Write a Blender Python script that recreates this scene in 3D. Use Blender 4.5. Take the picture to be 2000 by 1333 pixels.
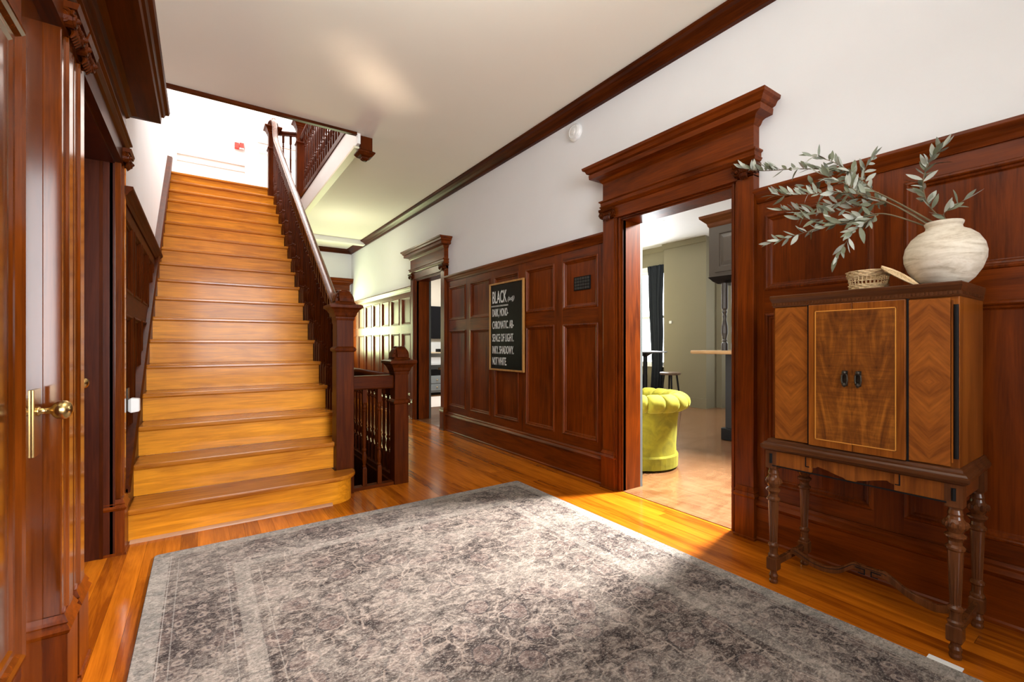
import bpy, bmesh, math, random
from mathutils import Vector, Matrix
PI = math.pi
random.seed(7)
for o in list(bpy.data.objects): bpy.data.objects.remove(o)
S = bpy.context.scene
COL = S.collection

# ------------------------------------------------------------ camera
YAW = math.radians(34.37)
cam = bpy.data.cameras.new('camera'); co = bpy.data.objects.new('camera', cam); COL.objects.link(co)
co.location = (0, 0, 1.1); co.rotation_euler = (PI/2, 0, -YAW)
cam.sensor_width = 36; cam.lens = 36*887.5/2000; cam.shift_y = 6.5/2000; cam.clip_start = 0.02
S.camera = co
# ------------------------------------------------------------ colour
S.view_settings.view_transform = 'Standard'; S.view_settings.look = 'None'
S.view_settings.gamma = 1; S.view_settings.exposure = 0.16; S.view_settings.use_curve_mapping = False
# ------------------------------------------------------------ world: overcast bright sky
W = bpy.data.worlds.new('world'); S.world = W; W.use_nodes = True
bg = W.node_tree.nodes['Background']; bg.inputs[0].default_value = (0.86, 0.93, 1, 1); bg.inputs[1].default_value = 2.2
# ------------------------------------------------------------ large lights (daylight at windows, plus added fill lights)
def area(name, loc, rot, sx, sy, power, color=(1,1,1), spread=180):
    l = bpy.data.lights.new(name, 'AREA'); l.shape = 'RECTANGLE'; l.size = sx; l.size_y = sy
    l.energy = power; l.color = color; l.spread = math.radians(spread)
    o = bpy.data.objects.new(name, l); COL.objects.link(o); o.location = loc; o.rotation_euler = rot
    return o
area('front_door_daylight', (.65, -2.2, 1.65), (PI/2, 0, 0), 1.5, 2.1, 56, (.96, .98, 1), 80)
area('front_side_window', (-.34, -.95, 2.0), (0, -PI/2, 0), 1.3, 1.5, 4, (.93, .97, 1))
for k_, (lx, tx, ty, pw_) in enumerate(((2.25, 1.15, 3.55, .28), (2.1, .92, 3.30, .22))):
    o_ = area('ceiling_patch_light', (lx, 1.95, .03), (0, 0, 0), .34, .62, pw_, (1, .76, .56), 7)  # narrow lights added near the floor to throw warm patches on the ceiling
    o_.rotation_euler = (Vector((tx, ty, 3.08))-Vector(o_.location)).to_track_quat('-Z', 'X').to_euler()
area('hall_ceiling_fill', (.45, 1.0, 2.4), (PI, 0, 0), .5, .5, 37, (1, .985, .93))  # added fill aimed upward to brighten the hall ceiling, no fixture there
area('upper_hall_fill', (1.3, 6.7, 5.9), (0, 0, 0), 3.0, 3.6, 190, (1, .98, .95))  # added area light under the solid upper ceiling, brightens the landing
area('upper_side_window', (3.9, 7.2, 4.7), (0, PI/2, 0), 1.6, 2.2, 95, (.95, .98, 1))
area('far_door_daylight', (2.07, 9.74, 1.45), (PI/2, 0, PI), 0.6, 1.0, 42, (.90, 1, .55))
area('side_room_window', (7.0, 5.8, 1.6), (0, PI/2, 0), 1.7, .8, 110, (.96, .98, 1))
o_ = area('side_room_light_over_bar', (4.62, 1.70, 2.86), (0, 0, 0), .55, .45, 190, (1, .97, .92), 75)  # source set just under the ceiling to throw the patch through the doorway
o_.rotation_euler = (Vector((1.9, 1.95, 0))-Vector(o_.location)).to_track_quat('-Z', 'Y').to_euler()
def point(name, loc, power, color, radius=.12):
    l = bpy.data.lights.new(name, 'POINT'); l.energy = power; l.color = color; l.shadow_soft_size = radius
    o = bpy.data.objects.new(name, l); COL.objects.link(o); o.location = loc; return o
point('hall_fill_behind_camera', (.55, -.95, 2.45), 4, (1, .98, .95), .16)  # unseen fill added to lift the near hall and ceiling
point('far_hall_fill', (1.75, 7.2, 2.4), 11, (1, .97, .66), .12)  # unseen fill added to lift the yellowish far ceiling
area('side_room_fill', (5.2, 3.6, 2.9), (0, 0, 0), 2.4, 2.4, 40, (1, .97, .88))
area('far_room_fill', (4.2, 7.9, 2.8), (0, 0, 0), 1.6, 1.6, 70, (1, .97, .92))

# ------------------------------------------------------------ materials
def nn(t, kind, **k):
    n = t.nodes.new(kind)
    for a, v in k.items():
        if a.startswith('i_'): n.inputs[int(a[2:])].default_value = v
        else: setattr(n, a, v)
    return n
def newmat(name):
    m = bpy.data.materials.new(name); m.use_nodes = True; t = m.node_tree
    return m, t, t.nodes['Principled BSDF']
def ramp(t, fac, stops):
    r = t.nodes.new('ShaderNodeValToRGB'); e = r.color_ramp.elements
    while len(e) < len(stops): e.new(0.5)
    for x, (p, c) in zip(e, stops): x.position = p; x.color = (*c, 1) if len(c) == 3 else c
    t.links.new(fac, r.inputs[0]); return r.outputs[0]
def noise(t, vec, scale, detail=4, rough=.55, dist=0):
    n = nn(t, 'ShaderNodeTexNoise'); n.inputs['Scale'].default_value = scale; n.inputs['Detail'].default_value = detail
    n.inputs['Roughness'].default_value = rough; n.inputs['Distortion'].default_value = dist
    t.links.new(vec, n.inputs['Vector']); return n.outputs['Fac']
def mapping(t, vec, sc, loc=(0,0,0), rot=(0,0,0)):
    m = nn(t, 'ShaderNodeMapping'); m.inputs['Scale'].default_value = sc; m.inputs['Location'].default_value = loc; m.inputs['Rotation'].default_value = rot
    t.links.new(vec, m.inputs['Vector']); return m.outputs[0]
def mth(t, op, a, b=None, c=None, clamp=False):
    n = nn(t, 'ShaderNodeMath', operation=op); n.use_clamp = clamp
    for i, x in enumerate((a, b, c)):
        if x is None: continue
        if isinstance(x, (int, float)): n.inputs[i].default_value = x
        else: t.links.new(x, n.inputs[i])
    return n.outputs[0]
def mix(t, f, a, b, mode='MIX'):
    n = nn(t, 'ShaderNodeMix', data_type='RGBA', blend_type=mode)
    for s, x in ((0, f), (6, a), (7, b)):
        if isinstance(x, (int, float)): n.inputs[s].default_value = x
        elif isinstance(x, tuple): n.inputs[s].default_value = (*x, 1) if len(x) == 3 else x
        else: t.links.new(x, n.inputs[s])
    return n.outputs[2]
def bump(t, bs, h, strength, dist=.002):
    b = nn(t, 'ShaderNodeBump'); b.inputs['Strength'].default_value = strength; b.inputs['Distance'].default_value = dist
    t.links.new(h, b.inputs['Height']); t.links.new(b.outputs[0], bs.inputs['Normal'])
def wood(name, dark, light, axis='z', rough=.3, coat=.25, fig=1.0, bmp=.12, rnd=.0, spec=.2):
    m, t, bs = newmat(name)
    g = nn(t, 'ShaderNodeNewGeometry').outputs['Position']
    info = nn(t, 'ShaderNodeObjectInfo')
    off = nn(t, 'ShaderNodeVectorMath', operation='SCALE'); cmb = nn(t, 'ShaderNodeCombineXYZ')
    for i in range(3): t.links.new(info.outputs['Random'], cmb.inputs[i])
    t.links.new(cmb.outputs[0], off.inputs[0]); off.inputs['Scale'].default_value = 23.7
    add = nn(t, 'ShaderNodeVectorMath', operation='ADD'); t.links.new(g, add.inputs[0]); t.links.new(off.outputs[0], add.inputs[1])
    v = add.outputs[0]
    long = {'x': (1.2, 14, 14), 'y': (14, 1.2, 14), 'z': (14, 14, 1.2)}[axis]
    fine = {'x': (6, 160, 160), 'y': (160, 6, 160), 'z': (160, 160, 6)}[axis]
    a = noise(t, mapping(t, v, long), fig, 6, .6, 1.6)
    b = noise(t, mapping(t, v, fine), 1, 3, .6)
    c = noise(t, v, 1.7, 3, .6, .5)
    f = mth(t, 'ADD', mth(t, 'MULTIPLY', a, .6), mth(t, 'ADD', mth(t, 'MULTIPLY', b, .28), mth(t, 'MULTIPLY', c, .30)))
    if rnd: f = mth(t, 'ADD', f, mth(t, 'MULTIPLY', mth(t, 'SUBTRACT', info.outputs['Random'], .5), rnd))
    col = ramp(t, f, [(.40, dark), (.80, light)])
    t.links.new(col, bs.inputs['Base Color'])
    bs.inputs['Roughness'].default_value = rough; bs.inputs['Coat Weight'].default_value = coat; bs.inputs['Coat Roughness'].default_value = .12
    bs.inputs['IOR'].default_value = 1.42; bs.inputs['Specular IOR Level'].default_value = spec
    bump(t, bs, mth(t, 'ADD', b, mth(t, 'MULTIPLY', c, .8)), bmp, .0015)
    return m
def plain(name, col, rough=.5, metal=0, spec=.5, var=0, vs=8, bmp=0, bs_=60, emis=0, trans=0):
    m, t, bs = newmat(name)
    bs.inputs['Base Color'].default_value = (*col, 1); bs.inputs['Roughness'].default_value = rough; bs.inputs['Metallic'].default_value = metal
    bs.inputs['Specular IOR Level'].default_value = spec
    g = nn(t, 'ShaderNodeNewGeometry').outputs['Position']
    f = noise(t, g, vs, 4)
    t.links.new(mix(t, f, tuple(c*(1-var) for c in col), tuple(min(1, c*(1+var)) for c in col)), bs.inputs['Base Color'])
    if bmp: bump(t, bs, noise(t, g, bs_, 4), bmp)
    if emis: bs.inputs['Emission Color'].default_value = (*col, 1); bs.inputs['Emission Strength'].default_value = emis
    if trans: bs.inputs['Transmission Weight'].default_value = trans
    return m
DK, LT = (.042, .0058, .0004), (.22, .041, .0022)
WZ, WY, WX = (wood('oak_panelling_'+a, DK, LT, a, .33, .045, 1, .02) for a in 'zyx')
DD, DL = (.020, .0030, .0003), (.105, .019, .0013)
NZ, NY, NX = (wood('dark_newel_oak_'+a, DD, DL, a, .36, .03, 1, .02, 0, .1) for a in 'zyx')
TRX = wood('golden_oak_tread', (.25, .066, .004), (.60, .21, .014), 'x', .26, .3, 1.6, .08, .12)
RIX = wood('golden_oak_riser', (.38, .112, .004), (.88, .345, .016), 'x', .36, .12, 1.4, .14, .12)
FLY = wood('fir_floor_board', (.21, .043, .002), (.60, .165, .008), 'y', .2, .4, 1.1, .04, .26)
SHOE = wood('pale_shoe_moulding', (.35, .16, .08), (.6, .33, .18), 'x', .4, .1)
CZ = wood('walnut_veneer', (.075, .016, .0022), (.32, .092, .011), 'z', .3, .25, .8, .05, .1)
CD = wood('dark_cabinet_wood', (.034, .0095, .0025), (.135, .043, .012), 'y', .35, .2)
CH = wood('cabinet_leg_wood', (.045, .0125, .0035), (.17, .055, .016), 'z', .26, .3, 1, .03)
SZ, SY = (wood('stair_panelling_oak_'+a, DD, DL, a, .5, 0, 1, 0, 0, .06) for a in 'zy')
DOORW = wood('varnished_door_oak', (.045, .0075, .0006), (.20, .042, .003), 'z', .17, .8, 1, 0)
BLK = plain('black_paint', (.006, .005, .005), .7, 0, .15)
def matched(name, yc, zc, dark, light):
    # book-matched veneer: grain runs diagonally, mirrored about the panel centre
    m, t, bs = newmat(name)
    g = nn(t, 'ShaderNodeNewGeometry').outputs['Position']
    d = nn(t, 'ShaderNodeVectorMath', operation='SUBTRACT'); t.links.new(g, d.inputs[0]); d.inputs[1].default_value = (0, yc, zc)
    ab = nn(t, 'ShaderNodeVectorMath', operation='ABSOLUTE'); t.links.new(d.outputs[0], ab.inputs[0])
    rot = mapping(t, ab.outputs[0], (1, 1, 1), (0, 0, 0), (math.radians(48), 0, 0))
    a = noise(t, mapping(t, rot, (1, 5, 42)), 1, 5, .6, .8); b = noise(t, mapping(t, rot, (1, 24, 190)), 1, 3, .5)
    c = noise(t, ab.outputs[0], 6, 3)
    f = mth(t, 'ADD', mth(t, 'MULTIPLY', a, .5), mth(t, 'ADD', mth(t, 'MULTIPLY', b, .2), mth(t, 'MULTIPLY', c, .3)))
    t.links.new(ramp(t, f, [(.34, dark), (.68, light)]), bs.inputs['Base Color'])
    bs.inputs['Roughness'].default_value = .34; bs.inputs['Coat Weight'].default_value = .08; bs.inputs['Specular IOR Level'].default_value = .25
    return m
def burl():
    m, t, bs = newmat('burl_walnut')
    g = nn(t, 'ShaderNodeNewGeometry').outputs['Position']
    d = nn(t, 'ShaderNodeVectorMath', operation='SUBTRACT'); t.links.new(g, d.inputs[0]); d.inputs[1].default_value = (0, .735, 0)
    ab = nn(t, 'ShaderNodeVectorMath', operation='ABSOLUTE'); t.links.new(d.outputs[0], ab.inputs[0])
    v = mapping(t, ab.outputs[0], (1, 14, 4))
    a = noise(t, v, .9, 7, .62, 2.4); b = noise(t, mapping(t, ab.outputs[0], (1, 9, 90)), 1, 3, .5, .8)
    f = mth(t, 'ADD', mth(t, 'MULTIPLY', a, .75), mth(t, 'MULTIPLY', b, .25))
    t.links.new(ramp(t, f, [(.32, (.060, .015, .003)), (.5, (.16, .046, .006)), (.72, (.36, .12, .014))]), bs.inputs['Base Color'])
    bs.inputs['Roughness'].default_value = .33; bs.inputs['Coat Weight'].default_value = .1; bs.inputs['Specular IOR Level'].default_value = .25
    return m
BURL = burl()
INL = plain('orange_inlay', (.55, .22, .03), .4)
PL = plain('white_plaster', (.83, .83, .84), .75, 0, .3, .02, 3, .04, 90)
CE = plain('ceiling_plaster', (.88, .86, .775), .7, 0, .3, .02, 2, .05, 70)
WHT = plain('white_paint', (.84, .83, .80), .5, 0, .4, .02)
BRASS = plain('aged_brass', (.60, .42, .17), .25, 1, .5, .12, 60)
BRONZE = plain('dark_bronze', (.05, .04, .03), .35, .8)
PLAST = plain('white_plastic', (.80, .80, .79), .4)
RED = plain('red_enamel', (.75, .03, .015), .35)
GREY = plain('grey_trim_paint', (.13, .15, .15), .45)
SAGE = plain('sage_grey_wall', (.225, .200, .130), .7, 0, .3, .04, 2)
TAUPE = plain('taupe_cabinet_paint', (.050, .038, .027), .45)
CURT = plain('charcoal_curtain', (.020, .024, .030), .9, 0, .2, .3, 30)
BLKM = plain('black_metal', (.012, .012, .013), .35, .5)
def velvet():
    m, t, bs = newmat('chartreuse_velvet')
    g = nn(t, 'ShaderNodeNewGeometry').outputs['Position']
    f = noise(t, g, 9, 4, .6, 1)
    t.links.new(ramp(t, f, [(.3, (.17, .15, .003)), (.75, (.32, .29, .008))]), bs.inputs['Base Color'])
    bs.inputs['Roughness'].default_value = .85; bs.inputs['Sheen Weight'].default_value = .6; bs.inputs['Sheen Roughness'].default_value = .3
    bs.inputs['Sheen Tint'].default_value = (.7, .75, .15, 1); return m
VEL = velvet()
def sidefloor():
    m, t, bs = newmat('worn_side_room_floor')
    g = nn(t, 'ShaderNodeNewGeometry').outputs['Position']
    a = noise(t, mapping(t, g, (2, 6, 1)), 1, 5, .6, .8); b = noise(t, mapping(t, g, (30, 3, 1)), 1, 3)
    t.links.new(ramp(t, mth(t, 'ADD', mth(t, 'MULTIPLY', a, .7), mth(t, 'MULTIPLY', b, .3)), [(.35, (.15, .058, .020)), (.7, (.30, .155, .072))]), bs.inputs['Base Color'])
    bs.inputs['Roughness'].default_value = .24; bs.inputs['Coat Weight'].default_value = .3; bump(t, bs, b, .06); return m
SFL = sidefloor()
def jar():
    m, t, bs = newmat('weathered_ceramic')
    g = nn(t, 'ShaderNodeNewGeometry').outputs['Position']
    a = noise(t, mapping(t, g, (7, 7, 38), (0, 0, 0), (.12, .08, 0)), 1, 6, .62, 1.2); b = noise(t, g, 70, 3)
    t.links.new(ramp(t, mth(t, 'ADD', mth(t, 'MULTIPLY', a, .85), mth(t, 'MULTIPLY', b, .15)), [(.3, (.34, .27, .19)), (.46, (.57, .49, .38)), (.62, (.70, .63, .52)), (.75, (.56, .42, .30))]), bs.inputs['Base Color'])
    bs.inputs['Roughness'].default_value = .75; bump(t, bs, b, .2, .003); return m
JAR = jar()
STRAW = plain('seagrass_straw', (.60, .43, .24), .85, 0, .2, .45, 130, .5, 220)
LEAF = [plain('leaf_grey_green', (.22, .235, .18), .7, 0, .3, .25, 25), plain('leaf_silver', (.38, .39, .33), .75, 0, .3, .2, 25), plain('leaf_olive', (.155, .165, .105), .7, 0, .3, .25, 25)]
STEM = plain('olive_stem', (.14, .10, .05), .8)
def glassy(name, col, e):
    m, t, bs = newmat(name); bs.inputs['Base Color'].default_value = (.8, .85, .9, 1); bs.inputs['Roughness'].default_value = .1
    bs.inputs['Emission Color'].default_value = (*col, 1); bs.inputs['Emission Strength'].default_value = e; return m
SKYPANE = glassy('daylit_pane', (.95, .98, 1), 6)
FARPANE = glassy('daylit_far_pane', (.84, 1, .46), 5.5)
LAMP = glassy('lamp_lens', (1, .93, .8), 12)

def rugmat():
    # distressed vintage rug: borders from object coordinates, mirrored motifs, vine lines
    m, t, bs = newmat('distressed_vintage_rug')
    g = nn(t, 'ShaderNodeNewGeometry').outputs['Position']
    c = nn(t, 'ShaderNodeVectorMath', operation='SUBTRACT'); t.links.new(g, c.inputs[0]); c.inputs[1].default_value = (.945, 1.45, 0)
    ab = nn(t, 'ShaderNodeVectorMath', operation='ABSOLUTE'); t.links.new(c.outputs[0], ab.inputs[0])
    sep = nn(t, 'ShaderNodeSeparateXYZ'); t.links.new(ab.outputs[0], sep.inputs[0])
    dx = mth(t, 'SUBTRACT', 1.145, sep.outputs[0]); dy = mth(t, 'SUBTRACT', 1.53, sep.outputs[1])
    e = mth(t, 'MINIMUM', dx, dy)                       # distance from the rug edge
    def band(lo, hi, s=.004):
        return mth(t, 'MULTIPLY', mth(t, 'SMOOTH_MIN', mth(t, 'MULTIPLY', mth(t, 'SUBTRACT', e, lo), 1/s, None, True), 1, 0),
                   mth(t, 'MULTIPLY', mth(t, 'SUBTRACT', hi, e), 1/s, None, True))
    wob = nn(t, 'ShaderNodeTexNoise'); wob.inputs['Scale'].default_value = 9; wob.inputs['Detail'].default_value = 3; t.links.new(ab.outputs[0], wob.inputs['Vector'])
    wv = nn(t, 'ShaderNodeVectorMath', operation='MULTIPLY_ADD'); t.links.new(wob.outputs['Color'], wv.inputs[0]); wv.inputs[1].default_value = (.055, .055, 0); t.links.new(ab.outputs[0], wv.inputs[2])
    v2 = nn(t, 'ShaderNodeVectorMath', operation='MULTIPLY'); t.links.new(wv.outputs[0], v2.inputs[0]); v2.inputs[1].default_value = (1, 1, 0)
    def vor(scale, feat, rnd=1):
        n = nn(t, 'ShaderNodeTexVoronoi', feature=feat, voronoi_dimensions='2D'); n.inputs['Scale'].default_value = scale; n.inputs['Randomness'].default_value = rnd
        t.links.new(v2.outputs[0], n.inputs['Vector']); return n.outputs['Distance']
    # broken vine lines
    l1 = mth(t, 'LESS_THAN', vor(4.6, 'DISTANCE_TO_EDGE'), .016)
    l2 = mth(t, 'LESS_THAN', vor(14, 'DISTANCE_TO_EDGE'), .045)
    brk = mth(t, 'GREATER_THAN', noise(t, g, 7, 3), .50); brk2 = mth(t, 'GREATER_THAN', noise(t, g, 5, 3), .54)
    lines = mth(t, 'MAXIMUM', mth(t, 'MULTIPLY', l1, brk), mth(t, 'MULTIPLY', l2, brk2))
    f1 = vor(5.2, 'F1', .85)
    rings = mth(t, 'MAXIMUM', mth(t, 'LESS_THAN', mth(t, 'ABSOLUTE', mth(t, 'SUBTRACT', f1, .27)), .022), mth(t, 'LESS_THAN', f1, .07))
    petal = mth(t, 'LESS_THAN', f1, .25)
    blot = noise(t, g, 2.6, 6, .66, .6); fine = noise(t, mapping(t, g, (26, 60, 1)), 1, 5, .75, .5); med = noise(t, mapping(t, g, (19, 27, 1)), 1, 6, .74, .8)
    base = ramp(t, med, [(.38, (.034, .025, .024)), (.50, (.105, .080, .072)), (.61, (.28, .225, .195))])
    base = mix(t, mth(t, 'MULTIPLY', petal, .5), base, ramp(t, fine, [(.35, (.10, .062, .056)), (.65, (.30, .22, .195))]))
    base = mix(t, mth(t, 'MULTIPLY', rings, .6), base, (.045, .036, .040))
    base = mix(t, mth(t, 'MULTIPLY', lines, .42), base, (.43, .345, .295))
    fb = vor(13, 'F1', .7)
    bm_ = mix(t, mth(t, 'MULTIPLY', mth(t, 'LESS_THAN', fb, .26), .85), mix(t, .35, base, (.040, .032, .036)), (.30, .24, .21))
    bm_ = mix(t, mth(t, 'LESS_THAN', fb, .10), bm_, (.08, .06, .065))
    col = mix(t, mth(t, 'MULTIPLY', band(.085, .325), .85), base, bm_)
    for lo, hi, cc, k in ((0, .070, (.42, .40, .37), .45), (.072, .078, (.50, .47, .44), .5), (.105, .111, (.45, .42, .39), .4), (.30, .306, (.43, .40, .37), .4),
                          (.33, .395, (.44, .40, .36), .28), (.395, .401, (.10, .085, .08), .4), (.43, .436, (.44, .40, .36), .35)):
        col = mix(t, mth(t, 'MULTIPLY', band(lo, hi, .002), k), col, cc)
    dots = mth(t, 'MULTIPLY', mth(t, 'LESS_THAN', vor(30, 'F1', .6), .26), band(.0, .405))
    col = mix(t, mth(t, 'MULTIPLY', dots, .3), col, (.13, .105, .10))
    # distress: threadbare pale patches, streaky along the weft
    patch = mth(t, 'ADD', mth(t, 'MULTIPLY', blot, .60), mth(t, 'ADD', mth(t, 'MULTIPLY', fine, .30), mth(t, 'MULTIPLY', med, .15)))
    pm = ramp(t, patch, [(.47, (0, 0, 0)), (.62, (1, 1, 1))])
    rgb = nn(t, 'ShaderNodeRGBToBW'); t.links.new(pm, rgb.inputs[0])
    col = mix(t, mth(t, 'MULTIPLY', rgb.outputs[0], .50), col, (.44, .385, .34))
    col = mix(t, mth(t, 'MULTIPLY', mth(t, 'GREATER_THAN', noise(t, mapping(t, g, (90, 150, 1)), 1, 4, .75), .56), .30), col, (.60, .55, .50))
    col = mix(t, mth(t, 'MULTIPLY', mth(t, 'LESS_THAN', noise(t, mapping(t, g, (60, 90, 1), (3, 1, 0)), 1, 4, .75), .44), .38), col, (.050, .042, .042))
    gm = nn(t, 'ShaderNodeGamma'); gm.inputs[1].default_value = 1.16; t.links.new(col, gm.inputs[0]); col = gm.outputs[0]
    t.links.new(col, bs.inputs['Base Color']); bs.inputs['Roughness'].default_value = .95; bs.inputs['Specular IOR Level'].default_value = .15
    bump(t, bs, noise(t, g, 420, 2), .35, .002)
    return m
RUG = rugmat()

# ------------------------------------------------------------ mesh helpers
def tag(o, label=None, cat=None, group=None, kind=None):
    if label: o['label'] = label
    if cat: o['category'] = cat
    if group: o['group'] = group
    if kind: o['kind'] = kind
    return o
def empty(name, loc=(0,0,0), rz=0, **k):
    o = bpy.data.objects.new(name, None); COL.objects.link(o); o.location = loc; o.rotation_euler = (0, 0, rz); o.empty_display_size = .05
    return tag(o, **k)
def link(name, bm, mat, parent=None, smooth=False, bev=0, loc=None, **k):
    bmesh.ops.recalc_face_normals(bm, faces=bm.faces)
    me = bpy.data.meshes.new(name); bm.to_mesh(me); bm.free()
    if isinstance(mat, (list, tuple)):
        for x in mat: me.materials.append(x)
    else: me.materials.append(mat)
    if smooth:
        for p in me.polygons: p.use_smooth = True
    o = bpy.data.objects.new(name, me); COL.objects.link(o)
    if parent: o.parent = parent
    if loc: o.location = loc
    if bev:
        b = o.modifiers.new('bevel', 'BEVEL'); b.width = bev; b.segments = 2; b.limit_method = 'ANGLE'; b.angle_limit = math.radians(40)
    return tag(o, **k)
def share(src, name=None, parent=None, loc=None, rz=None):
    o = src.copy(); COL.objects.link(o)
    if name: o.name = name
    o.parent = parent if parent else src.parent
    if loc is not None: o.location = loc
    if rz is not None: o.rotation_euler = (0, 0, rz)
    return o
def B(): return bmesh.new()
def quad_box(bm, P):
    vs = [bm.verts.new(p) for p in P]
    for f in ((0,1,3,2),(4,6,7,5),(0,4,5,1),(2,3,7,6),(0,2,6,4),(1,5,7,3)): bm.faces.new([vs[i] for i in f])
def box(bm, x0, x1, y0, y1, z0, z1, M=None):
    P = [(x, y, z) for x in (x0, x1) for y in (y0, y1) for z in (z0, z1)]
    if M: P = [M(*p) for p in P]
    quad_box(bm, P); return bm
def loft(bm, loops, close=True, caps=True):
    L = [[bm.verts.new(p) for p in lp] for lp in loops]; n = len(L[0])
    for a, b in zip(L, L[1:]):
        for i in range(n if close else n-1):
            bm.faces.new((a[i], a[(i+1) % n], b[(i+1) % n], b[i]))
    if caps and close: bm.faces.new(L[0]); bm.faces.new(L[-1][::-1])
    return bm
def lathe(bm, prof, seg=16, c=(0,0,0), phase=0, flute=None):
    loops = []
    for r, z in prof:
        lp = []
        for i in range(seg):
            a = 2*PI*i/seg + phase; rr = r
            if flute and flute[0] <= z <= flute[1]: rr = r*(1 - flute[2]*(i % 2))
            lp.append((c[0]+rr*math.cos(a), c[1]+rr*math.sin(a), c[2]+z))
        loops.append(lp)
    return loft(bm, loops)
def sq(bm, prof, c=(0,0,0)):
    return loft(bm, [[(c[0]+sx*h, c[1]+sy*h, c[2]+z) for sx, sy in ((-1,-1),(1,-1),(1,1),(-1,1))] for h, z in prof])
def extr(bm, prof, s0, s1, M):
    # prof: list of (d,t); extruded along s
    return loft(bm, [[M(s, t_, d) for d, t_ in prof] for s in (s0, s1)])
def ent(bm, s0, s1, levels, M, back=-.03):
    return loft(bm, [[M(s0-ov, t_, back), M(s1+ov, t_, back), M(s1+ov, t_, d), M(s0-ov, t_, d)] for t_, d, ov in levels])
PROF = [(0, 0), (.004, .005), (.012, .007), (.017, .004), (.022, -.004), (.030, -.006), (.036, -.013), (.040, -.014)]
def panel(bm, s0, s1, t0, t1, M, prof=PROF, raise_=None):
    loops = []
    for i, d in prof: loops.append([M(s0+i, t0+i, d), M(s1-i, t0+i, d), M(s1-i, t1-i, d), M(s0+i, t1-i, d)])
    L = [[bm.verts.new(p) for p in lp] for lp in loops]
    for a, b in zip(L, L[1:]):
        for i in range(4): bm.faces.new((a[i], a[(i+1) % 4], b[(i+1) % 4], b[i]))
    bm.faces.new(L[-1]); return bm
def tube(bm, pts, r, seg=8, caps=True):
    pts = [Vector(p) for p in pts]; loops = []
    rs = r if isinstance(r, (list, tuple)) else [r]*len(pts)
    up = Vector((0, 0, 1)); prev = None
    for i, p in enumerate(pts):
        d = (pts[min(i+1, len(pts)-1)] - pts[max(i-1, 0)]).normalized()
        if prev is None:
            a = d.cross(up)
            if a.length < .05: a = d.cross(Vector((1, 0, 0)))
        else: a = prev - d*prev.dot(d)
        a.normalize(); prev = a; b = d.cross(a)
        loops.append([tuple(p + (a*math.cos(2*PI*k/seg) + b*math.sin(2*PI*k/seg))*rs[i]) for k in range(seg)])
    return loft(bm, loops, True, caps)
def sweep(bm, pts, prof):
    # profile (side, up) swept along pts keeping 'up' in the vertical plane
    pts = [Vector(p) for p in pts]; loops = []
    for i, p in enumerate(pts):
        d = (pts[min(i+1, len(pts)-1)] - pts[max(i-1, 0)]).normalized()
        s = d.cross(Vector((0, 0, 1))).normalized(); u = s.cross(d)
        loops.append([tuple(p + s*a + u*b) for a, b in prof])
    return loft(bm, loops)
def sphere(bm, c, r, u=12, v=8, sc=(1,1,1)):
    M_ = Matrix.Translation(c) @ Matrix.Diagonal((*sc, 1))
    bmesh.ops.create_uvsphere(bm, u_segments=u, v_segments=v, radius=r, matrix=M_); return bm
RX = 2.60                                   # face of the right-hand panelling
MR = lambda s, t_, d: (RX - d, s, t_)
LX = -.355
ML = lambda s, t_, d: (LX + d, s, t_)
def MB_(s, d, t_): return MR(s, t_, d)

# ============================================================ STRUCTURE
CEIL = 3.08
# floor: subfloor + individual boards
fl = link('floor', (lambda bm: (box(bm, -.6, .93, -2.4, 10.0, -.12, -.018), box(bm, .93, 1.27, -2.4, 3.46, -.12, -.018), box(bm, .93, 1.27, 6.7, 10.0, -.12, -.018), box(bm, 1.27, 2.66, -2.4, 10.0, -.12, -.018), bm)[-1])(B()), BLK, kind='structure')
pb = B(); box(pb, 0, 1, 0, 1, 0, 1)
pb_o = link('floor_board', pb, FLY, fl)
pw = .0762; first = True
def board(x0, x1, y0, y1):
    global first
    o = pb_o if first else share(pb_o, parent=fl)
    first = False
    o.location = (x0+.0004, y0+.0005, -.018); o.scale = (x1-x0-.0008, y1-y0-.001, .018)
x = -.55
while x < 2.60:
    x1 = min(x+pw, 2.66)
    segs = [(-2.4, 3.46), (6.7, 9.95)] if (x1 > .935 and x < 1.262) else [(-2.4, 9.95)]
    for a, b in segs:
        y = a + 0
        cuts = [a]; y = a + random.uniform(1.2, 3.0)
        while y < b-.6: cuts.append(y); y += random.uniform(2.0, 3.4)
        cuts.append(b)
        for c0, c1 in zip(cuts, cuts[1:]): board(x, x1, c0, c1)
    x = x1
# side room / far room floor
link('floor_side_room', box(B(), 2.66, 9.2, -1.2, 6.9, -.12, 0), SFL, kind='structure')
link('floor_far_room', box(B(), 2.66, 6.2, 6.9, 9.6, -.12, 0), SFL, kind='structure')
# ceiling with stair opening
bm = B(); box(bm, -.6, 1.226, -2.4, 4.33, CEIL, 3.3); box(bm, 1.226, 2.8, -2.4, 10.0, CEIL, 3.27); box(bm, -.6, 1.226, 8.6, 10.0, CEIL, 3.40)
link('ceiling', bm, CE, kind='structure')
link('ceiling_side_room', box(B(), 2.8, 9.2, -1.2, 6.9, 2.95, 3.1), WHT, kind='structure')
link('ceiling_far_room', box(B(), 2.8, 6.2, 6.9, 9.7, 2.95, 3.1), WHT, kind='structure')
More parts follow.
